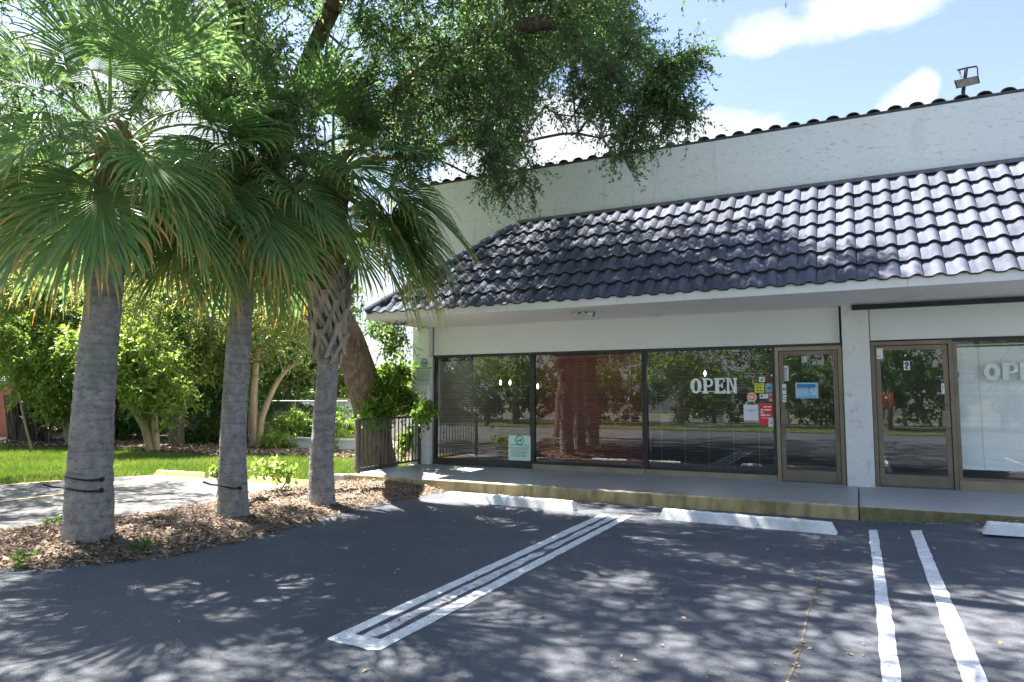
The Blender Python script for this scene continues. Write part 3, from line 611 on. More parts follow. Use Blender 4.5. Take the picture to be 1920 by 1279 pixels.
for row in range(7):
    s0 = row * TEX - .055; i0 = 0
    for i in range(78):
        x = -8.15 + i * TW; hx0 = hip_a.x + (hip_b.x - hip_a.x) * max(s0, 0) / SLN; hx1 = hip_a.x + (hip_b.x - hip_a.x) * min(s0 + TLEN, SLN) / SLN
        if x + TW < hx0 + .02: continue
        loc = slope_pt(x + r_t.uniform(-.003, .003), s0 + r_t.uniform(-.006, .006), .060); rot = (A45 - rad(6.3), r_t.uniform(-.006, .006), r_t.uniform(-.006, .006))
        if x > 3.0:
            mw = Matrix.Translation(loc) @ Matrix.Rotation(rot[0], 4, 'X'); [rest._add([mw @ TILE.vertices[q_].co for q_ in p.vertices], [tuple(range(len(p.vertices)))], p.material_index) for p in TILE.polygons]; continue
        o = link('roof_tile', TILE, loc=loc, rot=rot); o.parent = bld; o.matrix_parent_inverse = Matrix.Translation(-Vector(bld.location)); ntile += 1
        if x < hx1 + .02:                     # tiles cut along the hip
            bm = bmesh.new(); bm.from_mesh(TILE); mw = Matrix.Translation(loc) @ Matrix.Rotation(rot[0], 4, 'X'); inv = mw.inverted()
            co = inv @ hip_a; no = (inv.to_3x3() @ hip_n)
            bmesh.ops.bisect_plane(bm, geom=bm.verts[:] + bm.edges[:] + bm.faces[:], plane_co=co, plane_no=no, clear_inner=True)
            me = bpy.data.meshes.new('roof_tile'); bm.to_mesh(me); bm.free(); me.materials.append(MT['tile']); me.materials.append(MT['tile_edge_shade']); o.data = me
            if not len(me.polygons): bpy.data.objects.remove(o); ntile -= 1
o = world_child(link('roof_tile', rest.mesh('roof_tile', [MT['tile'], MT['tile_edge_shade']])), bld); o['kind'] = 'stuff'
# hip caps, flashing and coping tiles
def barrel_mesh(name, r0, r1, L, mat, th=.014, n=9):
    v = []; f = []
    for (y, r) in ((0, r0), (L, r1)):
        for rr in (r, r - th):
            for k in range(n): a = math.pi * k / (n - 1); v.append((math.cos(a) * rr, y, math.sin(a) * rr))
    for k in range(n - 1):
        f += [(k + 1, k, 2 * n + k, 2 * n + k + 1), (n + k, n + k + 1, 3 * n + k + 1, 3 * n + k), (k, k + 1, n + k + 1, n + k), (2 * n + k + 1, 2 * n + k, 3 * n + k, 3 * n + k + 1)]
    me = bpy.data.meshes.new(name); me.from_pydata(v, [], f); me.materials.append(mat); me.update(); return me
HIP = barrel_mesh('hip_tile', .115, .098, .44, MT['tile']); hd = (hip_b - hip_a); hl = hd.length; hd.normalize()
for k in range(int(hl / .37)):
    o = link('hip_tile', HIP, loc=hip_a + hd * (k * .37 - .05) + Vector((0, 0, .035))); o.rotation_mode = 'QUATERNION'
    o.rotation_quaternion = hd.to_track_quat('Y', 'Z'); world_child(o, bld)
xs = [-5.95, -4.65, -3.2, -1.9, -.4, .75, 2.1, 3.6, 5.2, 6.9, 9.1, 11.5]
for a, c in zip(xs[:-1], xs[1:]):
    b = MB(); b.hexa([(a, 12.20, 4.985), (c - .006, 12.20, 4.985), (c - .006, 12.298, 4.985), (a, 12.298, 4.985), (a, 12.215, 5.045), (c - .006, 12.215, 5.045), (c - .006, 12.298, 5.075), (a, 12.298, 5.075)])
    world_child(link('roof_flashing', b.mesh('roof_flashing', MT['flash'])), bld)
bpart('coping', [((-8.33, 12.297, 6.072), (11.5, 12.75, 6.108))], MT['tile_dark'])
COP = barrel_mesh('coping_tile', .088, .075, .52, MT['tile_dark'])
for i in range(66):
    x = -8.28 + i * .299
    if i == 19: continue
    o = link('coping_tile', COP, loc=(x, 12.303 + r_t.uniform(-.002, .004) - .004, 6.092 + r_t.uniform(-.003, .006)), rot=(r_t.uniform(-.02, .05), r_t.uniform(-.05, .05), r_t.uniform(-.02, .02))); o.scale = (1.22, 1, .88); world_child(o, bld)
o = link('coping_tile', barrel_mesh('coping_tile', .080, .07, .52, MT['white_wall']), loc=(-8.28 + 19 * .299, 12.3, 6.092)); world_child(o, bld)

# shop front headers
bpart('header_backing', [((-7.92, 12.265, 2.33), (-.19, 12.32, 3.01)), ((.195, 12.265, 2.33), (5.0, 12.32, 3.01))], MT['black'])
bpart('sign_panel', [((-7.875, 12.20, 2.405), (-4.62, 12.262, 2.975)), ((-4.619, 12.2005, 2.405), (-2.18, 12.262, 2.975)), ((-2.179, 12.20, 2.405), (-.225, 12.262, 2.975))], MT['panel'])
bpart('sign_panel', [((.21, 12.20, 2.425), (2.44, 12.262, 2.96)), ((2.443, 12.2005, 2.425), (4.98, 12.262, 2.96))], MT['panel'])
bpart('panel_trim', [((-7.875, 12.185, 2.977), (-.225, 12.262, 2.988))], MT['soffit'])
bpart('sign_rail', [((-.035, 11.985, 2.895), (5.3, 12.045, 2.972))], MT['black'])
GY = 12.247
def window(x0, x1, z0, z1, fm, sill, smat, w=.045, glass='glass', name='window'):
    b = MB(); y0, y1 = 12.205, 12.30
    b.box((x0, y0, z0), (x0 + w, y1, z1)); b.box((x1 - w, y0, z0), (x1, y1, z1))
    b.box((x0 + w, y0 + .002, z1 - .05), (x1 - w, y1, z1)); b.box((x0 + w, y0 + .002, z0), (x1 - w, y1, z0 + .035))
    o = link(name, b.mesh(name, fm)); world_child(o, bld)
    p = MB(); p.box((x0 + w, GY, z0 + .035), (x1 - w, GY + .007, z1 - .05)); sub_child(link('pane', p.mesh('pane', MT[glass])), o)
    if sill:
        s_ = MB(); s_.box((x0 + .004, 12.195, Z0 - .002), (x1 - .004, 12.305, z0 - .002)); so_ = link('sill', s_.mesh('sill', smat)); sub_child(so_, o)
    return o
window(-7.87, -5.635, .255, 2.40, MT['dark_frame'], True, MT['dark_frame'])
window(-5.631, -3.42, .265, 2.40, MT['dark_frame'], True, MT['bronze_light'])
window(-3.416, -1.211, .265, 2.40, MT['dark_frame'], True, MT['bronze_light'])
window(1.30, 5.0, .32, 2.42, MT['bronze'], True, MT['bronze_light'], .05, 'glass_bright')
def door(x0, x1, z1, jm, handle_left):
    b = MB(); b.box((x0, 12.19, Z0), (x0 + .055, 12.305, z1)); b.box((x1 - .055, 12.19, Z0), (x1, 12.305, z1)); b.box((x0 + .055, 12.192, z1 - .06), (x1 - .055, 12.305, z1))
    j = link('door_frame', b.mesh('door_frame', jm)); world_child(j, bld)
    a, c = x0 + .063, x1 - .063; t = z1 - .068; b = MB(); y0, y1 = 12.215, 12.265; w = .07
    b.box((a, y0, Z0 + .015), (a + w, y1, t)); b.box((c - w, y0, Z0 + .015), (c, y1, t)); b.box((a + w, y0 + .002, t - .07), (c - w, y1 - .002, t)); b.box((a + w, y0 + .002, Z0 + .015), (c - w, y1 - .002, Z0 + .19))
    o = link('door', b.mesh('door', MT['bronze'])); world_child(o, bld)
    m = o.modifiers.new('bevel', 'BEVEL'); m.width = .004; m.segments = 2
    p = MB(); p.box((a + w, GY - .004, Z0 + .19), (c - w, GY + .003, t - .07)); sub_child(link('pane', p.mesh('pane', MT['door_glass'])), o)
    hx = a + .005 if handle_left else c - .125
    h = MB(); h.hexa([(hx, 12.135, 1.10), (hx + .12, 12.135, 1.10), (hx + .12, 12.214, 1.10), (hx, 12.214, 1.10), (hx + .012, 12.150, 1.345), (hx + .108, 12.150, 1.345), (hx + .108, 12.214, 1.345), (hx + .012, 12.214, 1.345)])
    ho = link('handle', h.mesh('handle', MT['bronze'])); sub_child(ho, o); m = ho.modifiers.new('bevel', 'BEVEL'); m.width = .008; m.segments = 2
    lx = a + .035 if handle_left else c - .035
    for z, r in ((1.42, .022), (.93 if not handle_left else 1.44, .016)):
        if handle_left and r < .02: continue
        l_ = MB().tube([(lx, 12.2145, z), (lx, 12.200, z), (lx, 12.198, z)], [r, r, r * .7], 14); sub_child(link('lock', l_.mesh('lock', MT['galv'])), o)
    return o
door(-1.207, -.205, 2.36, MT['bronze_light'], True)
door(.205, 1.296, 2.40, MT['bronze'], False)
bpart('threshold', [((-1.19, 12.17, Z0 - .003), (-.26, 12.30, Z0 + .012))], MT['galv'])
bpart('threshold', [((.26, 12.17, Z0 - .003), (1.24, 12.30, Z0 + .012))], MT['galv'])
bpart('head_strip', [((-1.207, 12.19, 2.362), (-.205, 12.262, 2.402))], MT['dark_frame'])
bpart('head_strip', [((1.30, 12.185, 2.375), (5.0, 12.203, 2.423))], MT['black'])
# rooms behind the glass
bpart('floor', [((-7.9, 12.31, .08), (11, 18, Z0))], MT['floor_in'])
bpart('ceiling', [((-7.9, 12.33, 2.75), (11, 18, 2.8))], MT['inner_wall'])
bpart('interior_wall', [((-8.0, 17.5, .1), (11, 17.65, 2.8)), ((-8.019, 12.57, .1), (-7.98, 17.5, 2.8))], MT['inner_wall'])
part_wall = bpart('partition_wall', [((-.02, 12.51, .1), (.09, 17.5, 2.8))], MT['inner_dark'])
for nm, row in (('ledger_stone', 0),):
    ST = MB().box((0, 0, 0), (1, 1, 1)).mesh(nm, MT['stone']); rs = random.Random(9); z = .18
    while z < 2.5:
        h = rs.uniform(.085, .14); y = 12.52 + rs.uniform(-.2, 0); y = max(y, 12.52)
        while y < 14.6:
            l_ = rs.uniform(.22, .55); o = link(nm, ST, loc=(-.022 - rs.uniform(.012, .045), y, z)); o.scale = (.07, l_ - .012, h - .012); sub_child(o, part_wall); y += l_
        z += h

# ================================================================== BLINDS, SIGNS AND STICKERS
def blind(x0, x1, z0, z1, y, pitch, ang, mat, label, cords, wid=.05):
    t = thing('window_blind', ((x0 + x1) / 2, y, z0), label, 'blind', 'blinds hanging inside the shop windows')
    w = x1 - x0; n = int((z1 - z0 - .05) / pitch); s_ = MB(); c, sn = math.cos(ang) * wid / 2, math.sin(ang) * wid / 2
    s_.hexa([(-w / 2, -c, -sn - .0012), (w / 2, -c, -sn - .0012), (w / 2, c, sn - .0012), (-w / 2, c, sn - .0012), (-w / 2, -c, -sn + .0012), (w / 2, -c, -sn + .0012), (w / 2, c, sn + .0012), (-w / 2, c, sn + .0012)])
    me = s_.mesh('slat', mat)
    for i in range(n):
        o = link('slat', me, t, (random.gauss(0, .0015), 0, .03 + i * pitch + random.gauss(0, .0012)), (random.gauss(0, .02), random.gauss(0, .0008), 0))
    h = MB().box((-w / 2, -.028, z1 - z0 - .045), (w / 2, .028, z1 - z0)); link('head_rail', h.mesh('head_rail', mat), t)
    h = MB().box((-w / 2, -.026, -.004), (w / 2, .026, .016)); link('bottom_rail', h.mesh('bottom_rail', mat), t)
    cm = MB().box((-.0022, -.030, 0), (.0022, -.0285, z1 - z0)).mesh('ladder_cord', MT['cord'])
    for k in range(cords): link('ladder_cord', cm, t, (-w / 2 + w * (k + .5) / cords, 0, 0))
    return t
blind(-7.80, -5.70, .32, 2.33, 12.40, .0475, rad(4), MT['blind_dark'], 'dark wood blind with slats open, in the window beside the corner pillar', 4)
blind(-5.58, -3.47, .32, 2.33, 12.40, .0475, rad(-40), MT['blind_red'], 'red mahogany blind with slats tilted nearly shut', 4)
blind(-3.37, -1.30, .32, 2.33, 12.40, .0475, rad(6), MT['blind_dark'], 'dark wood blind with slats open, behind the white OPEN letters', 5)
blind(1.34, 4.95, .47, 2.36, 12.41, .042, rad(-80), MT['blind_white'], 'white blind lowered in the window of unit 2', 6)

SY = 12.2445
def rect_on(px, y=SY):
    (a, b, c, d) = px; p = on_y(a, b, y); q_ = on_y(c, d, y); return min(p[0], q_[0]), max(p[0], q_[0]), min(p[2], q_[2]), max(p[2], q_[2])
def round_rect(x0, x1, z0, z1, r, n=4):
    out = []
    for cx, cz, a0 in ((x1 - r, z1 - r, 0), (x0 + r, z1 - r, 90), (x0 + r, z0 + r, 180), (x1 - r, z0 + r, 270)):
        for k in range(n + 1): a = rad(a0 + 90 * k / n); out.append((cx + r * math.cos(a), cz + r * math.sin(a)))
    return out
def bars(b, x0, x1, z1, rows, y, mi=0, seed=0):
    """illegible small print as short raised dashes; rows = (height, gap, fill)"""
    r_ = random.Random(seed); z = z1
    for h, gap, ind, fill in rows:
        z -= gap; x = x0 + ind * (x1 - x0); end = x0 + (ind + fill) * (x1 - x0)
        while x < end - .004:
            l_ = min(r_.uniform(1.2, 4.0) * h, end - x); b.box((x, y - .0012, z - h), (x + l_, y, z), mi); x += l_ + h * .6
        z -= h
    return b
def ring(b, cx, cz, r0, r1, y, mi=0, n=20):
    for k in range(n):
        a, c = 2 * math.pi * k / n, 2 * math.pi * (k + 1) / n
        P = [(cx + rr * math.cos(t), cz + rr * math.sin(t)) for rr, t in ((r0, a), (r1, a), (r1, c), (r0, c))]
        b.hexa([(P[0][0], y - .0012, P[0][1]), (P[1][0], y - .0012, P[1][1]), (P[1][0], y, P[1][1]), (P[0][0], y, P[0][1]), (P[3][0], y - .0012, P[3][1]), (P[2][0], y - .0012, P[2][1]), (P[2][0], y, P[2][1]), (P[3][0], y, P[3][1])], mi)
    return b
def sign(name, px, y, mat, label, cat, th=.0025, group=None, r=0.004, prints=None):
    x0, x1, z0, z1 = rect_on(px, y); t = thing(name, ((x0 + x1) / 2, y, z0), label, cat, group)
    world_child(link('board', MB().prism(round_rect(x0, x1, z0, z1, min(r, (x1 - x0) * .3, (z1 - z0) * .3)), 'y', y - th, y).mesh('board', mat)), t)
    if prints:
        for nm, fn, m in prints:
            b = MB(); fn(b, x0, x1, z0, z1, y - th - .0006); o_ = world_child(link(nm, b.mesh(nm, m)), t)
            if 'print' in nm: o_['kind'] = 'stuff'
    return t
def tow_logo(b, x0, x1, z0, z1, y):
    cx, cz, R = (x0 + x1) / 2, z1 - .19 * (z1 - z0), .20 * (x1 - x0); ring(b, cx, cz, R * .76, R, y)
    b.box((cx - R * .5, y - .0012, cz - R * .22), (cx + R * .1, y, cz + R * .05)); b.box((cx + R * .12, y - .0012, cz - R * .22), (cx + R * .5, y, cz + R * .32))
    b.tube([(cx - R * .45, y - .0008, cz + R * .06), (cx - R * .05, y - .0008, cz + R * .5)], R * .06, 4)
    for k in (-.28, .3): ring(b, cx + R * k, cz - R * .3, 0.001, R * .13, y - .0004, 0, 10)
def head_line(b, x0, x1, z0, z1, y): h = (z1 - z0); bars(b, x0 + .06 * (x1 - x0), x1 - .05 * (x1 - x0), z1 - .36 * h, [(.035 * h, 0, 0, 1)], y, 0, 4)
def small_lines(b, x0, x1, z0, z1, y):
    h = z1 - z0; bars(b, x0 + .07 * (x1 - x0), x1 - .06 * (x1 - x0), z1 - .43 * h, [(.016 * h, .03 * h, 0, 1), (.016 * h, .028 * h, 0, .95), (.016 * h, .028 * h, .03, .9), (.018 * h, .045 * h, .05, .85), (.018 * h, .028 * h, .04, .9), (.018 * h, .028 * h, .03, .85), (.022 * h, .045 * h, .1, .75), (.022 * h, .03 * h, .05, .8)], y, 0, 8)
sign('notice_sign', (780.5, 671, 811, 723), 12.058, MT['grey_sign'], 'grey notice sign with round dark emblem screwed to the corner pillar', 'sign', .006, r=.02, prints=[('emblem', tow_logo, MT['ink']), ('headline', head_line, MT['ink']), ('printed_lines', small_lines, MT['ink_grey'])])
sign('notice_sign', (953.5, 816, 995, 864.5), 12.20, MT['mint'], 'mint white notice board with green round emblem leaning on the window sill', 'sign', .006, r=.03, prints=[('emblem', tow_logo, MT['teal']), ('headline', head_line, MT['teal']), ('printed_lines', small_lines, MT['ink_grey'])])
G2 = 'small stickers beside the shop door'
def rows(*r): return lambda b, x0, x1, z0, z1, y: bars(b, x0 + .08 * (x1 - x0), x1 - .08 * (x1 - x0), z1 - .08 * (z1 - z0), [(h * (z1 - z0), g * (z1 - z0), i_, f_) for h, g, i_, f_ in r], y, 0, int(abs(x0) * 1000) % 97)
sign('sticker', (1423, 707, 1434, 716.5), SY, MT['white'], 'small white sticker above the yellow sticker', 'sticker', prints=[('print', rows((.22, .2, .2, .6), (.2, .1, .2, .6)), MT['ink_grey'])])
sign('sticker', (1436, 706, 1450, 716), SY, MT['maroon'], 'small dark maroon sticker above the pale blue sticker', 'sticker')
sign('sticker', (1414.5, 719, 1433, 736.5), SY, MT['yellow'], 'bright yellow square sticker with dark print', 'sticker', prints=[('print', rows((.08, .06, 0, 1), (.13, .18, .15, .6), (.07, .1, .15, .3), (.09, .05, .15, .8)), MT['ink'])])
sign('sticker', (1435, 719, 1450, 736), SY, MT['pale_blue'], 'pale blue square sticker right of the yellow one', 'sticker', prints=[('print', rows((.15, .35, .2, .5)), MT['navy'])])
def disc(name, cx, cz, px_r, mat, label, inner):
    p = on_y(cx, cz, SY); r = px_r * .0098; t = thing(name, (p[0], SY, p[2]), label, 'sticker')
    poly = [(p[0] + r * math.cos(a), p[2] + r * math.sin(a)) for a in np.linspace(0, 2 * np.pi, 24, endpoint=False)]
    world_child(link('disc', MB().prism(poly, 'y', SY - .0025, SY).mesh('disc', mat)), t); b = MB(); ring(b, p[0], p[2], r * .80, r * .93, SY - .003, 0, 24); bars(b, p[0] - r * .5, p[0] + r * .5, p[2] + r * .25, [(r * .22, 0, 0, 1), (r * .2, r * .12, .1, .8)], SY - .003)
    o_ = world_child(link('print', b.mesh('print', inner)), t); o_['kind'] = 'stuff'
disc('sticker', 1409.8, 745, 8.2, MT['orange'], 'round orange sticker above the white paper bag', MT['white'])
sign('sticker', (1424, 738.5, 1440.5, 747.2), SY, MT['white'], 'white card logo sticker under the pale blue sticker', 'sticker', prints=[('print', rows((.35, .25, .05, .3), (.01, 0, 0, 0)), MT['ink'])])
sign('sticker', (1424, 747.6, 1436, 753.5), SY, MT['navy'], 'navy blue strip sticker under the white card sticker', 'sticker')
sign('sticker', (1441.5, 737, 1451.5, 753), SY, MT['pink'], 'pink square sticker beside the door frame', 'sticker', prints=[('print', rows((.1, .02, 0, 1), (.08, .55, 0, 1), (.1, .03, 0, 1)), MT['white'])])
# white paper bag shaped decal with a handle loop
t = sign('bag_decal', (1394, 759, 1422, 788.5), SY, MT['white'], 'white carrier bag decal with looped handle', 'decal', prints=[('print', rows((.03, .24, .05, .9), (.04, .05, .35, .3)), MT['ink_grey'])])
x0, x1, z0, z1 = rect_on((1394, 759, 1422, 788.5)); cx = (x0 + x1) / 2
world_child(link('handle_loop', MB().tube([(cx + .078 * math.cos(a), SY - .002, z1 + .065 * math.sin(a)) for a in np.linspace(0, math.pi, 12)], .006, 5).mesh('handle_loop', MT['white'])), t)
sign('poster', (1423, 756.5, 1454, 798), SY, MT['red'], 'red poster with white print beside the door frame', 'poster', prints=[('print', rows((.05, .05, .25, .6), (.07, .08, .02, .8), (.07, .05, .02, .3), (.07, .05, .02, .75), (.03, .08, .05, .5)), MT['white'])])
sign('notice_card', (1440.8, 783, 1451, 801), SY - .004, MT['white'], 'white card with grey mark at the bottom of the red poster', 'card', prints=[('print', rows((.2, .4, .4, .3)), MT['ink_grey'])])
sign('opening_hours', (1467.5, 686, 1479, 714.5), 12.24, MT['white'], 'white strip of opening hours on the door glass', 'sticker', prints=[('print', rows(*[(.06, .06, .05, .85)] * 7), MT['ink_grey'])])
sign('sticker', (1466.5, 720.5, 1474.5, 739), 12.212, MT['white'], 'white sticker with black oval on the door stile', 'sticker', prints=[('print', lambda b, x0, x1, z0, z1, y: ring(b, (x0 + x1) / 2, (z0 + z1) / 2, .012, .027, y, 0, 12), MT['ink'])])
for k in range(3):
    sign('sticker', (1467.3, 740.5 + k * 4.9, 1474.5, 744.2 + k * 4.9), 12.212, MT['white'], ('uppermost', 'middle', 'lowest')[k] + ' of three tiny white labels on the door stile', 'sticker', .001, 'tiny labels on the door stile')
def board_print(b, x0, x1, z0, z1, y): bars(b, x0 + .08 * (x1 - x0), x0 + .62 * (x1 - x0), z1 - .28 * (z1 - z0), [(.035 * (z1 - z0), .055 * (z1 - z0), 0, .9)] * 6, y, 0, 3); bars(b, x0 + .66 * (x1 - x0), x0 + .93 * (x1 - x0), z1 - .28 * (z1 - z0), [(.05 * (z1 - z0), .05 * (z1 - z0), 0, 1)] * 5, y, 0, 5)
t = sign('hours_board', (1491, 717.5, 1534.5, 747), 12.24, MT['blue'], 'light blue and white board with rows of print behind the door glass', 'sign', r=.01, prints=[('print', board_print, MT['white']), ('border', lambda b, x0, x1, z0, z1, y: (b.box((x0 + .01, y - .001, z0 + .01), (x0 + .022, y, z1 - .01)), b.box((x1 - .022, y - .001, z0 + .01), (x1 - .01, y, z1 - .01)), b.box((x0 + .023, y - .001, z1 - .022), (x1 - .023, y, z1 - .01))), MT['grey_sign']), ('title_band', lambda b, x0, x1, z0, z1, y: b.box((x0 + .024, y - .0005, z1 - .105), (x0 + .30, y, z1 - .028)), MT['deep_blue'])])
# hanging tag on the door
t = sign('hanging_tag', (1503.5, 668, 1511.5, 680), 12.29, MT['white'], 'white tag hung on a cord inside the door top', 'tag', prints=[('print', rows((.3, .3, .4, .2)), MT['ink'])])
p = [on_y(a, c, 12.295) for a, c in ((1502, 656), (1504, 685), (1509, 700), (1513, 685), (1513.5, 656))]
world_child(link('cord', MB().tube(p, .007, 5).mesh('cord', MT['pale_blue'])), t)
# number plate 2 on the second door
def two(b, x0, x1, z0, z1, y):
    w, h = x1 - x0, z1 - z0; P = [(.27, .62), (.27, .72), (.36, .83), (.5, .86), (.63, .82), (.70, .71), (.66, .60), (.50, .45), (.34, .30), (.27, .20)]
    b.tube([(x0 + u * w, y, z0 + v_ * h) for u, v_ in P], [.010, .011, .012, .010, .012, .014, .014, .012, .010, .010], 6); b.box((x0 + .24 * w, y - .009, z0 + .13 * h), (x0 + .74 * w, y + .002, z0 + .245 * h))
sign('number_plate', (1694, 677, 1706.5, 694), 12.238, MT['white'], 'white plate with black number 2 on the door', 'number plate', prints=[('numeral', two, MT['ink'])])
sign('sticker', (1643.5, 653.5, 1656, 673), 12.212, MT['white'], 'worn white sticker in the top corner of the number 2 door', 'sticker', prints=[('print', rows((.12, .6, .1, .25), (.01, 0, 0, 0)), MT['ink'])])
sign('sticker', (1764.5, 719, 1771.5, 739), 12.212, MT['white'], 'white and violet sticker on the stile of the number 2 door', 'sticker', prints=[('print', rows((.1, .12, .2, .5), (.1, .1, .3, .5), (.1, .15, .2, .3)), MT['deep_blue'])])
sign('sticker', (1782.5, 697.5, 1798.5, 707), SY, MT['deep_blue'], 'small blue sticker on the glass by the white blind', 'sticker', prints=[('print', rows((.2, .3, .05, .6)), MT['pale_blue'])])
sign('sticker', (1200, 664.5, 1206, 674), SY, MT['white'], 'tiny white alarm sticker at the top corner of the mahogany blind window', 'sticker', prints=[('print', rows((.25, .3, .3, .4)), MT['ink'])])
# red sign hanging inside the second door
p = [on_y(a, c, 12.5) for a, c in ((1648, 735), (1657, 733.5), (1662, 742), (1661, 758), (1655, 770), (1648, 773))]
t = thing('red_sign', tuple(p[5]), 'red shaped sign hanging inside the number 2 door', 'sign')
world_child(link('rounded_piece', MB().prism([(q_[0], q_[2]) for q_ in p], 'y', 12.49, 12.51).mesh('rounded_piece', MT['red'])), t)
p = [on_y(a, c, 12.5) for a, c in ((1666, 736), (1674.5, 734), (1674.5, 755), (1668, 768))]
world_child(link('bar_piece', MB().prism([(q_[0], q_[2]) for q_ in p], 'y', 12.49, 12.51).mesh('bar_piece', MT['red'])), t)

# OPEN signs: slab serif letters hung on a cord
def glyph(ch, block):
    out = []
    def bx(a, c, d, e): out.append([(a, c), (d, c), (d, e), (a, e)])
    def oval(r0x, r0y, r1x, r1y, cx, cy, a0=0, a1=360, n=18):
        A = np.radians(np.linspace(a0, a1, n + 1))
        for p, q_ in zip(A[:-1], A[1:]): out.append([(cx + r0x * math.cos(p), cy + r0y * math.sin(p)), (cx + r1x * math.cos(p), cy + r1y * math.sin(p)), (cx + r1x * math.cos(q_), cy + r1y * math.sin(q_)), (cx + r0x * math.cos(q_), cy + r0y * math.sin(q_))])
    s = 0 if block else 1; st = .26 if block else .22
    if ch == 'O': oval(.12 if not block else .13, .36 if not block else .25, .36, .5, .36, .5)
    if ch == 'P':
        bx(.08, .0 + .1 * s, .08 + st, 1 - .1 * s); cx = .08 + st
        bx(cx, .88, cx + .14, 1.0); bx(cx, .42, cx + .14, .54); oval(.13, .17, .30, .29, cx + .14, .71, -90, 90, 10)
        if s: bx(.0, 0, .40, .1); bx(.0, .9, .08 + st, 1.0)
        else: bx(cx, .54, cx + .05, .88)
    if ch == 'E':
        bx(.08, .1, .08 + st, .9); bx(.0 if s else .08, 0, .66, .1 + .08 * (1 - s)); bx(.0 if s else .08, .9 - .08 * (1 - s), .64, 1.0); bx(.08 + st, .46, .46, .56)
        if s: bx(.56, .1, .66, .26); bx(.55, .74, .64, .9); bx(.44, .36, .53, .68)
    if ch == 'N':
        bx(.07, .1, .22 if s else .27, .9); bx(.56, .0, .72, .9)
        out.append([(.22, .9), (.56, 0.02), (.56, .36), (.30, 1.0), (.22, 1.0)]);
        if s: bx(.0, 0, .30, .1); bx(.0, .9, .22, 1.0); bx(.48, .9, .78, 1.0)
        else: bx(.07, 0, .27, .1); bx(.07, .9, .27, 1); bx(.56, .9, .72, 1)
    return out
def open_sign(pxs, ztop, zbot, y, th, mat, label, block, hook):
    x_first = on_y(pxs[0][0], 725, y)[0]; t = thing('open_sign', (x_first, y, zbot), label, 'sign')
    for ch, (a, c) in zip('OPEN', pxs):
        x0 = on_y(a, 725, y)[0]; x1 = on_y(c, 725, y)[0]; g = glyph(ch, block); mxu = max(u for q_ in g for u, _ in q_); mnu = min(u for q_ in g for u, _ in q_); b = MB()
        for k, poly in enumerate(g):
            P = [(x0 + (u - mnu) / (mxu - mnu) * (x1 - x0), zbot + v_ * (ztop - zbot)) for u, v_ in poly]; e = .0004 * (k % 5)
            b.prism(P, 'y', y - th - e, y + e)
        world_child(link('letter', b.mesh('letter', mat)), t)
    xa = on_y(pxs[0][1] - 2, 725, y)[0]; xb = on_y(pxs[3][0] + 8, 725, y)[0]
    world_child(link('hanging_cord', MB().tube([(xa, y, ztop - .01), (hook, y, 2.345), (xb, y, ztop - .01)], .003, 4).mesh('hanging_cord', MT['cord'])), t)
    bz = zbot + .03; world_child(link('backing_bar', MB().box((x_first + .02, y + .0022, bz), (on_y(pxs[3][1], 725, y)[0] - .02, y + .0042, bz + .012)).mesh('backing_bar', MT['letter_grey'])), t)
    return t
zt, zb = on_y(1340, 709, 12.24)[2], on_y(1340, 738, 12.24)[2]
open_sign([(1294.8, 1315.5), (1317.3, 1337.5), (1338.8, 1359.8), (1361.3, 1382.8)], zt, zb, 12.242, .010, MT['letter'], 'white slab serif OPEN letters hung in front of the dark blind', False, on_y(1340, 690, 12.3)[0])
zt, zb = on_y(1880, 681, 12.33)[2], on_y(1880, 714, 12.33)[2]
open_sign([(1845, 1876.5), (1880.5, 1910), (1913.5, 1940), (1944, 1975)], zt, zb, 12.34, .045, MT['letter_grey'], 'grey block OPEN letters hung before the white blind', True, on_y(1905, 690, 12.3)[0])

# inside the first shop: counter and lit lamps
xa, xb = on_y(1222, 800, 13.6)[0], on_y(1452, 800, 13.6)[0]
t = thing('counter', ((xa + xb) / 2, 13.9, Z0), 'dark shop counter with pale top inside the first shop', 'counter')
zt = on_y(1340, 800, 13.6)[2]
world_child(link('counter_body', MB().box((xa, 13.6, Z0), (xb, 14.3, zt - .04)).mesh('counter_body', MT['desk'])), t); world_child(link('counter_top', MB().box((xa + .5, 13.55, zt - .039), (xb + .02, 14.35, zt + .01)).mesh('counter_top', MT['desk_top'])), t)
for k, (a, c, d, e) in enumerate(((1238, 768, 1254, 788), (1343, 780, 1358, 793))):
    p = on_y((a + c * 0 + d) / 2, e, 13.7); q_ = on_y(d, c, 13.7); x0 = on_y(a, e, 13.7)[0]
    z0 = zt + .011
    tag(link('paper_stand', MB().prism([(13.70, z0), (13.712, z0), (13.752, z0 + .2), (13.74, z0 + .2)], 'x', x0, q_[0]).mesh('paper_stand', MT['white'])), ('white paper stand on the bare dark end of the counter', 'white paper stand on the pale counter top')[k], 'paper')
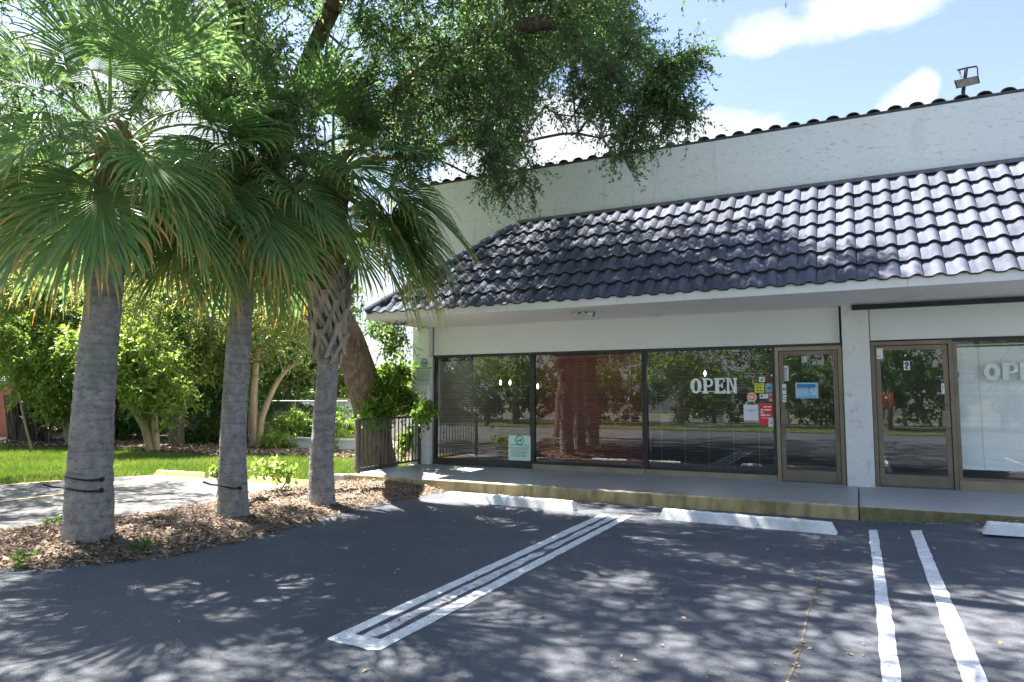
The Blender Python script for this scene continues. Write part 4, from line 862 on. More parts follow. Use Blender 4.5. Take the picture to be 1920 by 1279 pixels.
for k, (a, c, lab) in enumerate(((938.5, 717.5, 'lit lamp of the close pair, nearer the corner pillar'), (956.5, 717.5, 'lit lamp of the close pair, nearer the mahogany blind'), (1008.5, 724.5, 'lit lamp at the edge of the mahogany blind window'), (1322, 700.5, 'lit lamp above the white OPEN letters'))):
    p = on_y(a, c, 15.2 if k == 3 else 13.7); t = thing('pendant_lamp', (p[0], p[1], p[2] - .06), lab, 'lamp', 'lit pendant lamps inside the first shop')
    V = [(0, 0, 0)]; b = MB().tube([(0, 0, .0), (0, 0, .03), (0, 0, .06), (0, 0, .09), (0, 0, .12)], [.010, .022, .026, .022, .010], 12); link('bulb', b.mesh('bulb', MT['bulb'], smooth=True), t)
    pl = bpy.data.lights.new('bulb_light', 'POINT'); pl.energy = (.4, .4, .4, 2.0)[k]; pl.color = (1, .88, .72); pl.shadow_soft_size = .04; po = bpy.data.objects.new('bulb_light', pl); COL.objects.link(po); po.parent = t; po.location = (0, -.06, .06)
    link('stem', MB().tube([(0, 0, .12), (0, 0, 2.75 - p[2] + .06)], .008, 6).mesh('stem', MT['black']), t)

# ================================================================== RAILING, WHEEL STOPS, LAMPS
t = thing('porch_railing', (-8.1, 11.05, Z0), 'grey steel railing with vertical bars on the open end of the porch', 'railing')
rx, ya, yb = -8.1, 10.08, 12.02
for y in (ya, yb):
    b = MB().box((rx - .025, y - .025, Z0 - .01), (rx + .025, y + .025, 1.115)); world_child(link('post', b.mesh('post', MT['iron'])), t)
world_child(link('top_rail', MB().box((rx - .03, ya - .03, 1.117), (rx + .03, yb + .03, 1.155)).mesh('top_rail', MT['iron'])), t)
world_child(link('bottom_rail', MB().box((rx - .02, ya + .027, .235), (rx + .02, yb - .027, .265)).mesh('bottom_rail', MT['iron'])), t)
me = MB().box((-.009, -.009, 0), (.009, .009, .850)).mesh('baluster', MT['iron'])
for k in range(15):
    o = link('baluster', me, loc=(rx, ya + (yb - ya) * (k + 1) / 16, .266)); world_child(o, t)

def wheel_stop(loc, rz, L, mat, label, group, h=.125, w=.16):
    t = tag(link('wheel_stop', None if 0 else _stop_mesh(L, h, w, mat), loc=loc, rot=(0, 0, rz)), label, 'wheel stop', group); return t
def _stop_mesh(L, h, w, mat):
    n = 24; r_ = np.random.default_rng(int(L * 1000)); b = MB(); secs = []
    for i in range(n + 1):
        x = -L / 2 + L * i / n; e = .05 if i in (0, n) else 0; j = r_.normal(0, .0025, 4)
        x2 = x + (e if i == 0 else -e if i == n else 0)
        secs.append([(x, -w / 2 + j[0], 0), (x2, -w / 2 + .035 + j[1], h - .014 + j[3]), (x2, -w / 2 + .05, h + j[2]), (x2, w / 2 - .05, h + j[2]), (x2, w / 2 - .035, h - .014 + j[3]), (x, w / 2 + j[0], 0)])
    v = [p for s_ in secs for p in s_]; f = [(i * 6 + k, i * 6 + k + 1, (i + 1) * 6 + k + 1, (i + 1) * 6 + k) for i in range(n) for k in range(5)]
    f = [q_[::-1] for q_ in f] + [tuple(range(6)), tuple(range(n * 6, n * 6 + 6))[::-1]]
    b._add(v, f); return b.mesh('wheel_stop', mat)
G3 = 'white wheel stops before the porch'
wheel_stop((-4.56, 9.03, .0), rad(-1.6), 2.12, MT['stop_white'], 'white wheel stop nearest to the palms, before the mahogany blind window', G3)
wheel_stop((-1.29, 8.86, .0), rad(-3.2), 2.06, MT['stop_white'], 'white wheel stop straight before the door with the red poster', G3)
wheel_stop((2.16, 9.13, .075), rad(-.6), 2.0, MT['stop_white'], 'white wheel stop before the number 2 door, on the rising asphalt', G3)
G4 = 'yellow wheel stops by the lawn'
wheel_stop((-11.9, 9.42, -.004), rad(4), 1.35, MT['paint_yellow'], 'faded yellow wheel stop standing between the first two palm trunks', G4, .095)
wheel_stop((-9.25, 9.40, -.004), rad(-2), 1.6, MT['paint_yellow'], 'faded yellow wheel stop behind the small seedling', G4, .095)

# twin flood lamp under the soffit
p = on_z(1093, 582, 2.99); t = thing('twin_floodlight', (p[0], p[1], 2.99), 'cream twin floodlight fixed under the soffit', 'floodlight')
link('base', MB().tube([(0, 0, 0), (0, 0, -.022), (0, 0, -.03)], [.055, .055, .04], 14).mesh('base', MT['cream']), t)
for s in (-1, 1):
    a = Vector((s * .03, 0, -.03)); k = Vector((s * .085, -.01, -.05)); e = Vector((s * .20, -.02, -.075))
    arm = link('arm', MB().tube([a, k], .012, 8).mesh('arm', MT['black']), t)
    link('lamp_head', MB().tube([k, k + (e - k) * .25, k + (e - k) * .55, e], [.018, .034, .042, .058], 12).mesh('lamp_head', MT['cream'], smooth=False), t)
    n_ = (e - k).normalized(); lens = link('lens', MB().tube([e + n_ * .0005, e + n_ * .004], [.054, .05], 12).mesh('lens', MT['lens']), t)
# floodlight on a pole above the parapet
p0 = on_y(1806, 180, 13.2); p1 = on_y(1808, 130, 13.2)
t = thing('roof_floodlight', (p0[0], 13.2, 5.55), 'dark box floodlight hanging from a pole above the parapet', 'floodlight')
PX = lambda x, y, d=0.: Vector(on_y(x, y, 13.2 + d)) - Vector((p0[0], 13.2, 5.55))
link('pole', MB().tube([(0, 0, 0), PX(1806, 172), PX(1812, 128)], [.032, .030, .026], 8).mesh('pole', MT['black']), t)
link('cross_arm', MB().tube([PX(1794.5, 132), PX(1812, 127.5), PX(1831, 124.5)], .016, 6).mesh('cross_arm', MT['black']), t)
link('bracket', MB().tube([PX(1831, 124.5), PX(1832.5, 127), PX(1833.5, 142), PX(1834, 143, -.1)], .010, 5).mesh('bracket', MT['black']), t)
link('bracket', MB().tube([PX(1799, 131), PX(1800.5, 140), PX(1803, 145, -.1)], .010, 5).mesh('bracket', MT['black']), t)
A_, B_, C_, D_ = PX(1788.5, 151.5, -.16), PX(1834.5, 142, -.16), PX(1838, 156, -.12), PX(1793, 166.5, -.12); dp = Vector((.03, .24, .10))
b = MB().hexa([D_, C_, C_ + dp, D_ + dp, A_, B_, B_ + dp, A_ + dp]); hd_ = link('lamp_head', b.mesh('lamp_head', MT['black']), t)
m_ = (A_ + B_ + C_ + D_) / 4; nf = Vector((0, -.004, -.001)); F = [m_ + (q_ - m_) * .86 + nf for q_ in (D_, C_, B_, A_)]; F2 = [q_ + nf for q_ in F]
link('lens', MB().hexa([F2[0], F2[1], F[1], F[0], F2[3], F2[2], F[2], F[3]]).mesh('lens', MT['lens']), t)
for k in range(9):
    f_ = (k + .5) / 9; a = F2[0] + (F2[1] - F2[0]) * f_; c = F2[3] + (F2[2] - F2[3]) * f_; link('guard_bar', MB().tube([a + nf, c + nf], .006, 4).mesh('guard_bar', MT['galv']), t)

# ================================================================== SABAL PALMS
def frond_mesh(elev, seed, age, Lp=.86, Lb=1.12):
    r_ = np.random.default_rng(seed); e = rad(elev); V = []; Q = []; tip = []; rn = []
    d = np.array([math.cos(e), 0, math.sin(e)]); p = np.zeros(3); bend = .12 + .22 * max(0, math.cos(e)); path = [p.copy()]
    for i in range(6): p = p + d * Lp / 6; d = unit(d + np.array([0, 0, -bend * .62])); path.append(p.copy())
    # petiole (flattened bar)
    for i, q_ in enumerate(path):
        w = .030 - .016 * i / 6; hgt = .018 - .008 * i / 6; t_ = unit(path[min(i + 1, 6)] - path[max(i - 1, 0)]); n_ = np.cross(t_, [0, 1, 0]); n_ = -n_ if n_[2] < 0 else n_
        k = len(V); V += [q_ + np.array([0, w, 0]), q_ + n_ * hgt, q_ - np.array([0, w, 0]), q_ - n_ * hgt]; tip += [.12 * age] * 4
        if i:
            for a in range(4): Q.append((k - 4 + a, k - 4 + (a + 1) % 4, k + (a + 1) % 4, k + a)); rn.append(.9)
    hub = path[-1]; m = d; lat = np.array([0, 1., 0]); nrm = np.cross(m, lat); nrm = nrm if nrm[2] > 0 or elev > 60 else -nrm
    N = 50; th = np.radians(np.linspace(-118, 118, N)); dth = th[1] - th[0]; S = 8
    for j, a in enumerate(th):
        ca, sa = math.cos(a), math.sin(a); L = Lb * (1 - .30 * (abs(a) / 2.06) ** 1.6) * r_.uniform(.82, 1.08)
        dd = unit(ca * m + sa * lat + nrm * (.30 * abs(sa) + .10 * ca)); st = hub + m * .16 * max(0, ca) ** 2
        dr = r_.uniform(.5, 1.35); q_ = st.copy(); vd = dd.copy(); k0 = len(V); base_r = r_.uniform(.0, 1); ta = age * r_.uniform(.2, 1.5)
        twist = r_.normal(0, .22)
        for s_ in range(S + 1):
            f = s_ / S; r0 = f * L; wd = 2 * max(r0, .02) * math.tan(dth / 2) * 1.04 if f <= .48 else None
            if wd is None: w0 = 2 * .48 * L * math.tan(dth / 2) * 1.04; wd = max(w0 * (1 - ((f - .48) / .52) ** 1.5), .002)
            side = unit(np.cross(vd, nrm) + twist * nrm * f); rdg = np.cross(side, vd) * wd * .22
            V.append(q_ - side * wd * .5); V.append(q_ + rdg); V.append(q_ + side * wd * .5)
            tv = np.clip((f - (1.02 - .30 * ta)) / .16, 0, 1) * min(1, .5 + ta); tip += [tv] * 3
            if s_:
                k = k0 + 3 * s_; Q += [(k - 3, k - 2, k + 1, k), (k - 2, k - 1, k + 2, k + 1)]; rn += [np.clip(.3 + .5 * base_r + .1 * r_.normal(), 0, 1)] * 2
            q_ = q_ + vd * (L / S); g = .03 + (.70 + .45 * max(0, math.cos(e))) * dr * max(0, f - .38) * 1.35 * (1.25 if abs(a) > .8 else 1.0)
            vd = unit(vd + np.array([r_.normal(0, .016), r_.normal(0, .016), -g]))
    return np_mesh('frond', np.array(V), Q, mat=MT['palm_leaf'], attrs={'tip': tip}, fattrs={'rnd': rn})
ELEVS = [80, 62, 45, 28, 12, -4, -18, -34, -50, -64]
FM = {}
for i_, e_ in enumerate(ELEVS):
    for k in (0, 1): FM[(i_, k)] = frond_mesh(e_, 100 + i_ * 7 + k, max(0, .26 + .105 * i_ - .2 * (i_ < 3)))
def leaf_base_mesh():
    b = MB()
    for s in (-1, 1):
        P = [(s * .135, .012, -.20), (s * .105, .030, -.12), (s * .060, .055, -.02), (s * .016, .085, .085), (s * .006, .125, .17)]; W = [.024, .026, .027, .026, .030]; T = [.010, .012, .015, .017, .014]
        for (p, w, t_), (q_, w2, t2) in zip(zip(P[:-1], W[:-1], T[:-1]), zip(P[1:], W[1:], T[1:])):
            e = .0015 * (s + 1)
            b.hexa([(p[0] - w, p[1] - t_ + e, p[2]), (p[0] + w, p[1] - t_ + e, p[2]), (p[0] + w, p[1] + t_ + e, p[2]), (p[0] - w, p[1] + t_ + e, p[2]), (q_[0] - w2, q_[1] - t2 + e, q_[2]), (q_[0] + w2, q_[1] - t2 + e, q_[2]), (q_[0] + w2, q_[1] + t2 + e, q_[2]), (q_[0] - w2, q_[1] + t2 + e, q_[2])])
    return b.mesh('leaf_base', MT['boot'])
LB = leaf_base_mesh()
def palm(base, top, rads, label, seed, counts, extra=(), boots=None, scale=1.0, fib=(.16, .6), az0=0., skip=None):
    r_ = np.random.default_rng(seed); base = np.array(base, float); top = np.array(top, float); t = thing('sabal_palm', tuple(base), label, 'palm tree', 'sabal palms in the mulch bed')
    n = len(rads); pts = [base + (top - base) * f + np.array([.03 * math.sin(f * 5 + seed), .03 * math.cos(f * 4 + seed), 0]) * (0 < f < 1) for f in np.linspace(0, 1, n)]; pts[0] = base - np.array([0, 0, .06])
    trunk_tube('trunk', pts, rads, MT['bark_palm'], n=30, per=14, amp=.045, ring=.022, seed=seed, parent=t)
    # fibrous heart below the crown
    h = [top + np.array([0, 0, z]) for z in (-fib[1], -fib[1] * .5, 0, .28, .45)]; trunk_tube('fibre_heart', h, [rads[-1] * 1.02, fib[0], fib[0] * 1.05, fib[0] * .8, .05], MT['fibre'], n=22, per=6, amp=.14, ring=.04, seed=seed + 3, parent=t)
    a = az0; order = []
    for c_, cnt in enumerate(counts):
        for _ in range(cnt): order.append(c_)
    for k, c_ in enumerate(order):
        a += rad(137.5) + r_.normal(0, .16)
        if skip and skip(c_, a): continue
        o = link('frond', FM[(c_, int(r_.integers(2)))], loc=tuple(top + np.array([math.cos(a) * fib[0] * .6, math.sin(a) * fib[0] * .6, .28 - .05 * c_])))
        o.rotation_euler = (r_.normal(0, .10), r_.normal(0, .06), a); sc = scale * r_.uniform(.88, 1.1); o.scale = (sc, sc * (1 if r_.random() < .5 else -1), sc); world_child(o, t)
    for az, c_, dz, sc in extra:
        o = link('frond', FM[(c_, int(r_.integers(2)))], loc=tuple(top + np.array([math.cos(az) * fib[0] * .6, math.sin(az) * fib[0] * .6, dz]))); o.rotation_euler = (0, 0, az); o.scale = (sc,) * 3; world_child(o, t)
    # loose dry strands hanging in the crown
    b = MB()
    for k in range(60):
        a = r_.uniform(0, 6.28); p = top + np.array([math.cos(a) * fib[0], math.sin(a) * fib[0], r_.uniform(-.35, .3)]); d = np.array([math.cos(a) * .5, math.sin(a) * .5, r_.uniform(-.5, .4)]); L = r_.uniform(.12, .4)
        b.tube([p, p + d * L * .5, p + d * L + np.array([0, 0, -L * .5])], [.004, .003, .0015], 3, cap=False)
    o = world_child(link('dry_strands', b.mesh('dry_strands', MT['fibre'])), t); o['kind'] = 'stuff'
    if boots:
        z0, z1, r0, r1, cnt = boots
        for k in range(cnt):
            f = k / (cnt - 1); z = z0 + (z1 - z0) * f; ff = (z - base[2]) / (top[2] - base[2]); c = base + (top - base) * ff; a = k * rad(137.5) * 1.0 + .3; rr = r0 + (r1 - r0) * f ** .9
            o = link('leaf_base', LB, loc=(c[0] + math.cos(a) * rr, c[1] + math.sin(a) * rr, c[2])); o.rotation_euler = (r_.normal(-.08, .06), r_.normal(0, .08), a - math.pi / 2); s_ = r_.uniform(.85, 1.15) * (1 + .25 * f); o.scale = (s_, s_ * 1.05, s_ * 1.1); world_child(o, t)
    return t
P1b, P2b, P3b = on_z(165, 1015, .05), on_z(438, 972, .05), on_z(603, 945, .05)
P1t, P2t, P3t = at_depth(214, 300, 7.55), at_depth(456, 345, 8.9), at_depth(624, 356, 10.1)
cam_az = lambda p: math.atan2(-p[1], -p[0])
palm(P1b, P1t, [.248, .216, .200, .188, .176, .168, .162], 'thick grey sabal palm nearest to the camera with two black straps', 21, [2, 3, 3, 4, 4, 4, 3, 2, 0, 0],
     extra=[(cam_az(P1t) - .12, 6, .02, 1.02), (cam_az(P1t) + .75, 6, .18, 1.06), (cam_az(P1t) - 1.0, 7, .05, 1.0), (cam_az(P1t) + 1.35, 5, .25, 1.05)], fib=(.20, .7), scale=1.0, az0=.4)
palm(P2b, P2t, [.19, .163, .152, .145, .138, .132, .130], 'slimmer sabal palm standing second in the row with one black strap', 22, [2, 3, 3, 4, 4, 4, 3, 2, 0, 0],
     extra=[(cam_az(P2t) - .2, 8, -.05, 1.0), (cam_az(P2t) - .8, 6, .0, 1.05), (cam_az(P2t) + .2, 6, .1, 1.0), (cam_az(P2t) + .6, 7, -.02, 1.0)], fib=(.17, .7), az0=1.2)
palm(P3b, P3t, [.198, .168, .154, .146, .140, .142, .165, .19, .190], 'sabal palm nearest to the shop with crossed dry leaf bases under its crown', 23, [2, 3, 3, 4, 4, 4, 3, 2, 0, 0],
     extra=[(cam_az(P3t) + 1.15, 5, .2, 1.3), (cam_az(P3t) + 1.5, 6, .0, 1.28), (cam_az(P3t) + .85, 6, .1, 1.25), (cam_az(P3t) + 1.3, 4, .3, 1.25), (cam_az(P3t) - 1.0, 6, .1, 1.15), (cam_az(P3t) + 1.0, 7, .0, 1.2), (cam_az(P3t) + 1.35, 6, .1, 1.12), (cam_az(P3t) + 1.9, 5, .15, 1.1), (cam_az(P3t) - .9, 8, -.1, 1.0)], boots=(2.25, 3.34, .140, .205, 46), fib=(.215, .9), az0=2.0, skip=lambda c_, a: c_ >= 5 and abs((a - cam_az(P3t) + math.pi) % (2 * math.pi) - math.pi) < .75)
# black straps round the trunks
def strap(px, D, rr, z, tail, label):
    c = at_depth(px[0], px[1], D); t = thing('trunk_strap', (c[0], c[1], z), label, 'strap', 'black straps tied round the palms')
    a0 = cam_az(c); loop = [(math.cos(a) * rr, math.sin(a) * rr, .012 * math.sin(3 * a)) for a in np.linspace(a0 - 2.9, a0 + .55, 20)]
    link('band', MB().tube(loop, .011, 6).mesh('band', MT['hose']), t); e = Vector(loop[-1])
    link('knot', MB().tube([e + Vector((0, 0, .02)), e, e - Vector((0, 0, .022))], [.016, .028, .016], 8).mesh('knot', MT['hose']), t)
    if tail:
        d = Vector((math.cos(a0 - 1.6), math.sin(a0 - 1.6), 0)); s_ = Vector((math.cos(a0 - 1.25) * (rr + .01), math.sin(a0 - 1.25) * (rr + .01), -.0)); link('loose_end', MB().tube([s_, s_ + d * .10 + Vector((0, 0, .03)), s_ + d * .2 + Vector((0, 0, .075))], [.011, .010, .014], 6).mesh('loose_end', MT['hose']), t)
def trunk_c(b, tp, z): f = (z - b[2]) / (tp[2] - b[2]); return b + (tp - b) * f
def strap_at(b, tp, z, rr, tail, label):
    c = trunk_c(b, tp, z); t = thing('trunk_strap', tuple(c), label, 'strap', 'black straps tied round the palms'); a0 = cam_az(c)
    loop = [(math.cos(a) * rr, math.sin(a) * rr, .010 * math.sin(3 * a) - .02 * math.cos(a - a0)) for a in np.linspace(a0 - 3.4, a0 + .35, 22)]
    link('band', MB().tube(loop, .011, 6).mesh('band', MT['hose']), t); e = Vector(loop[-1])
    link('knot', MB().tube([e + Vector((0, 0, .022)), e, e - Vector((0, 0, .024))], [.014, .028, .014], 8).mesh('knot', MT['hose']), t)
    if tail:
        r1 = rr + .008; s_ = Vector((math.cos(a0 - 1.45) * r1, math.sin(a0 - 1.45) * r1, 0)); d = Vector((math.cos(a0 - 1.5), math.sin(a0 - 1.5), 0))
        link('loose_end', MB().tube([s_, s_ + d * .08 + Vector((0, 0, .012)), s_ + d * .17 + Vector((0, 0, .05))], [.010, .010, .013], 6).mesh('loose_end', MT['hose']), t)
strap_at(P1b, P1t, on_y(165, 897, P1b[1] - .2)[2], .250, False, 'upper black strap knotted round the thickest palm trunk')
strap_at(P1b, P1t, on_y(165, 918, P1b[1] - .2)[2], .252, True, 'lower black strap with a loose end on the thickest palm trunk')
strap_at(P2b, P2t, on_y(437, 912, P2b[1] - .15)[2], .182, True, 'black strap round the second palm trunk')

# ================================================================== LIVE OAKS
r_oak = np.random.default_rng(77)
def poly_pts(poly, n, r_, dr, wz=None):
    P = np.array(poly, float); lo, hi = P.min(0), P.max(0); out = []
    while len(out) < n:
        q_ = r_.uniform(lo, hi, (n * 3, 2)); k = inside(q_[:, 0], q_[:, 1], [tuple(p) for p in poly]); out += list(q_[k])
    if n > 70:                      # foliage grows in clumps: fewer centres, several sprays round each
        k = n // 4; out = np.array(out[:k]); c = np.array([at_depth(x, y, r_.uniform(*dr)) for x, y in out])
        return np.repeat(c, 5, 0) + r_.normal(0, 1, (k * 5, 3)) * np.array([.17, .17, .12])
    out = np.array(out[:n]); return np.array([at_depth(x, y, r_.uniform(*dr)) for x, y in out])
def roof_sun_ok(P):
    """keep only leaves whose shade does not fall on the sunlit right-hand part of the canopy roof"""
    S = np.array(SUN); n_ = np.array([0, -math.sin(A45), math.cos(A45)]); p0 = np.array([0, 10.39, 3.1]); t_ = ((P - p0) @ n_) / (S @ n_); hit = P - t_[:, None] * S
    y = hit[:, 1]; lim = 1.0 + (y - 10.35) / 1.9 * (-4.3); lim += .25 * np.sin(y * 9)
    return ~((t_ > 0) & (y > 10.2) & (y < 12.35) & (hit[:, 0] > lim)) & ~((P[:, 1] > 9.9) & (P[:, 0] > -2.0))
def make_oak(name, label, base, limbs, targets, r_, twigs, per, leaf, tl, cat='tree', trunk=None, mat='oak_leaf', bark='bark_oak', droop=.35, tip=.006, group=None, ratio=.42, flat=.5, step=.35):
    t = thing(name, tuple(base), label, cat, group)
    if trunk: trunk_tube('trunk', trunk[0], trunk[1], MT[bark], n=34, per=12, amp=.09, ring=.012, seed=int(abs(base[0] * 100)), parent=t)
    B = Branches(); B.skipfix = False
    for pts, rd, par in limbs: last = B.limb(pts, rd, par if par < 0 else int(par), 5)
    B.grow(targets, np.array(base, float) + np.array([0, 0, 2.5]), r_, start=3, step=step)
    o = world_child(link('branches', B.mesh('branches', MT[bark], tip=tip, n=6)), t)
    ctr = targets.mean(0); ow = unit(targets - ctr) * .5
    v, q, rn, (c, e) = spray_leaves(targets, r_, twigs, per, tl, leaf, ratio, droop, ow, flat)
    V2, Q2 = twig_mesh(c, e, .0042); o = world_child(link('twigs', np_mesh('twigs', V2, Q2, mat=MT[bark])), t); o['kind'] = 'stuff'
    o = world_child(link('crown', np_mesh('crown', v, q, mat=MT[mat], fattrs={'rnd': rn})), t); o['kind'] = 'stuff'
    return t
# big oak beside the porch, leaning over the palms
ob = np.array([-8.95, 11.75, 0.])
trk = [ob + np.array([.02, .05, -.1]), np.array([-8.92, 11.6, .5]), at_depth(693, 760, 14.0), at_depth(655, 645, 13.6), at_depth(612, 560, 13.0), at_depth(560, 470, 12.4), at_depth(520, 330, 11.8)]
trr = [.50, .39, .345, .315, .29, .25, .19]
TR = [np.array(p) for p in trk]
limbs = [(TR, [.2, .2, .2, .2, .2, .2, .18], -1),
         ([at_depth(500, 512, 12.4), at_depth(420, 490, 12.2), at_depth(330, 430, 11.8), at_depth(250, 330, 11.2)], [.22, .18, .14, .10], 21),
         ([at_depth(640, 300, 11.4), at_depth(760, 160, 10.6), at_depth(900, 60, 10.0), at_depth(1040, 40, 9.6), at_depth(1110, 90, 9.4), at_depth(1170, 160, 9.3)], [.17, .14, .12, .10, .07, .04], 26),
         ([at_depth(560, 150, 10.8), at_depth(640, -20, 9.8), at_depth(800, -200, 9.0), at_depth(1000, -330, 8.4)], [.17, .14, .12, .10], 30),
         ([at_depth(460, 110, 10.4), at_depth(430, -40, 9.6), at_depth(330, -150, 9)], [.15, .12, .09], 30)]
inview = np.concatenate([
    poly_pts([(430, -160), (860, -160), (860, 130), (760, 180), (640, 190), (520, 220), (440, 150)], 320, r_oak, (8.2, 13.2)),
    poly_pts([(860, -160), (1170, -160), (1180, 10), (1205, 60), (1190, 120), (1140, 135), (1050, 90), (990, 130), (860, 110)], 290, r_oak, (8.6, 12.0)),
    poly_pts([(850, 90), (1000, 110), (1010, 200), (995, 250), (980, 310), (930, 325), (890, 240), (850, 190)], 100, r_oak, (9.0, 12.2)),
    poly_pts([(1090, 110), (1205, 100), (1195, 190), (1185, 250), (1170, 270), (1145, 240), (1120, 200), (1090, 170)], 72, r_oak, (8.9, 10.6)),
    poly_pts([(1205, 130), (1300, 92), (1306, 110), (1240, 165), (1290, 205), (1300, 215), (1200, 195)], 42, r_oak, (8.95, 9.2)), poly_pts([(1230, 120), (1305, 88), (1308, 105), (1240, 140)], 14, r_oak, (8.95, 9.1)), poly_pts([(1240, 185), (1312, 205), (1300, 220), (1240, 200)], 12, r_oak, (8.95, 9.1)),
    np.array([at_depth(x, y, 9.1) for x, y in ((990, 300), (975, 270), (1000, 362), (985, 320), (955, 300), (930, 350), (962, 350), (975, 338), (1168, 295), (1150, 290), (1185, 262), (1252, 232), (1275, 112), (1290, 150), (1020, 200), (1045, 215), (940, 345))]),
    poly_pts([(-80, -160), (430, -160), (440, 120), (380, 240), (250, 250), (60, 270), (-80, 200)], 210, r_oak, (9.2, 13.0)),
    poly_pts([(640, 200), (860, 130), (880, 260), (800, 300), (700, 280)], 55, r_oak, (9.4, 11)),
    poly_pts([(430, 200), (620, 160), (620, 300), (520, 420), (450, 330)], 60, r_oak, (8.2, 9.4)),
    poly_pts([(660, 590), (760, 590), (770, 640), (730, 670), (690, 620)], 9, r_oak, (13.2, 13.8))])
n = 560; up = np.array([-4.6, 8.0, 8.4]) + unit(r_oak.normal(0, 1, (n, 3))) * (r_oak.uniform(0, 1, (n, 1)) ** .4) * np.array([5.2, 4.3, 2.4])
pj = up - _C; yy = 639.5 - FPX * (pj @ _up) / (pj @ _fw); up = up[(yy < -40)]
VIEW = [(-400, -9000), (1175, -9000), (1185, 10), (1205, 60), (1190, 120), (1140, 130), (1060, 100), (1000, 160), (985, 300), (930, 325), (880, 260), (800, 300), (640, 320), (-400, 320)]
ell = []
for c, rr, k in (((-6.6, 11.3, 7.0), (3.0, 1.4, 1.8), 420), ((-4.2, 10.9, 8.0), (3.0, 1.3, 1.7), 420)):
    e = np.array(c) + unit(r_oak.normal(0, 1, (k, 3))) * (r_oak.uniform(0, 1, (k, 1)) ** .4) * np.array(rr); pj = e - _C; dd = pj @ _fw
    ell.append(e[inside(960 + FPX * (pj @ _rt) / dd, 639.5 - FPX * (pj @ _up) / dd, VIEW)])
tg = np.concatenate([inview, up] + ell); tg = tg[roof_sun_ok(tg)]
make_oak('live_oak', 'huge live oak with dark brown leaning trunk behind the porch railing', ob, limbs, tg, r_oak, 7, 14, (.048, .080), (.24, .50), trunk=(trk, trr))
# second oak standing out of the picture, whose crown reaches over the parking lot
o2 = np.array([-10.2, -.6, 0.]); n = 660
tg2 = np.array([-6.2, 1.6, 6.9]) + unit(r_oak.normal(0, 1, (n, 3))) * (r_oak.uniform(0, 1, (n, 1)) ** .42) * np.array([6.0, 4.6, 1.9])
pj = tg2 - _C; dd = pj @ _fw; xx = 960 + FPX * (pj @ _rt) / np.maximum(dd, .1); yy = 639.5 - FPX * (pj @ _up) / np.maximum(dd, .1)
tg2b = np.array([-8.3, 4.6, 7.7]) + unit(r_oak.normal(0, 1, (400, 3))) * (r_oak.uniform(0, 1, (400, 1)) ** .42) * np.array([3.4, 3.4, 1.4]); tg2c = np.array([-11.6, 4.6, 7.0]) + unit(r_oak.normal(0, 1, (170, 3))) * (r_oak.uniform(0, 1, (170, 1)) ** .42) * np.array([2.7, 3.4, 1.6]); tg2 = np.concatenate([tg2, tg2b, tg2c])
pj = tg2 - _C; dd = pj @ _fw; xx = 960 + FPX * (pj @ _rt) / np.maximum(dd, .1); yy = 639.5 - FPX * (pj @ _up) / np.maximum(dd, .1)
tg2 = tg2[~((dd > .3) & (yy > -60) & (xx > -60)) & (np.linalg.norm(tg2 - _C, axis=1) > 3.2)]
make_oak('live_oak', 'live oak whose crown hangs over the open parking stalls', o2, [([o2, o2 + np.array([.1, .2, 1.5]), o2 + np.array([.6, .5, 3.2]), o2 + np.array([1.8, 1.2, 4.8]), o2 + np.array([3.4, 1.9, 6.0])], [.34, .32, .28, .22, .15], -1)], tg2, r_oak, 7, 13, (.055, .085), (.3, .6), trunk=([o2 - np.array([0, 0, .1]), o2 + np.array([.1, .2, 1.5]), o2 + np.array([.6, .5, 3.2]), o2 + np.array([1.8, 1.2, 4.8])], [.42, .34, .29, .2]))

# a third tree left of the picture that dapples the side drive
o3 = np.array([-18.6, 3.4, 0.]); tg3 = np.array([-15.6, 6.2, 6.0]) + unit(r_oak.normal(0, 1, (430, 3))) * (r_oak.uniform(0, 1, (430, 1)) ** .42) * np.array([4.2, 3.0, 1.7])
make_oak('live_oak', 'live oak standing left of the side drive over its parking stalls', o3, [([o3, o3 + np.array([.1, .2, 1.5]), o3 + np.array([.8, .7, 3.0]), o3 + np.array([1.8, 1.6, 4.6])], [.3, .27, .22, .15], -1)], tg3, r_oak, 7, 12, (.07, .11), (.3, .6), trunk=([o3 - np.array([0, 0, .1]), o3 + np.array([.1, .2, 1.5]), o3 + np.array([.8, .7, 3.0]), o3 + np.array([1.8, 1.6, 4.6])], [.36, .3, .25, .17]))

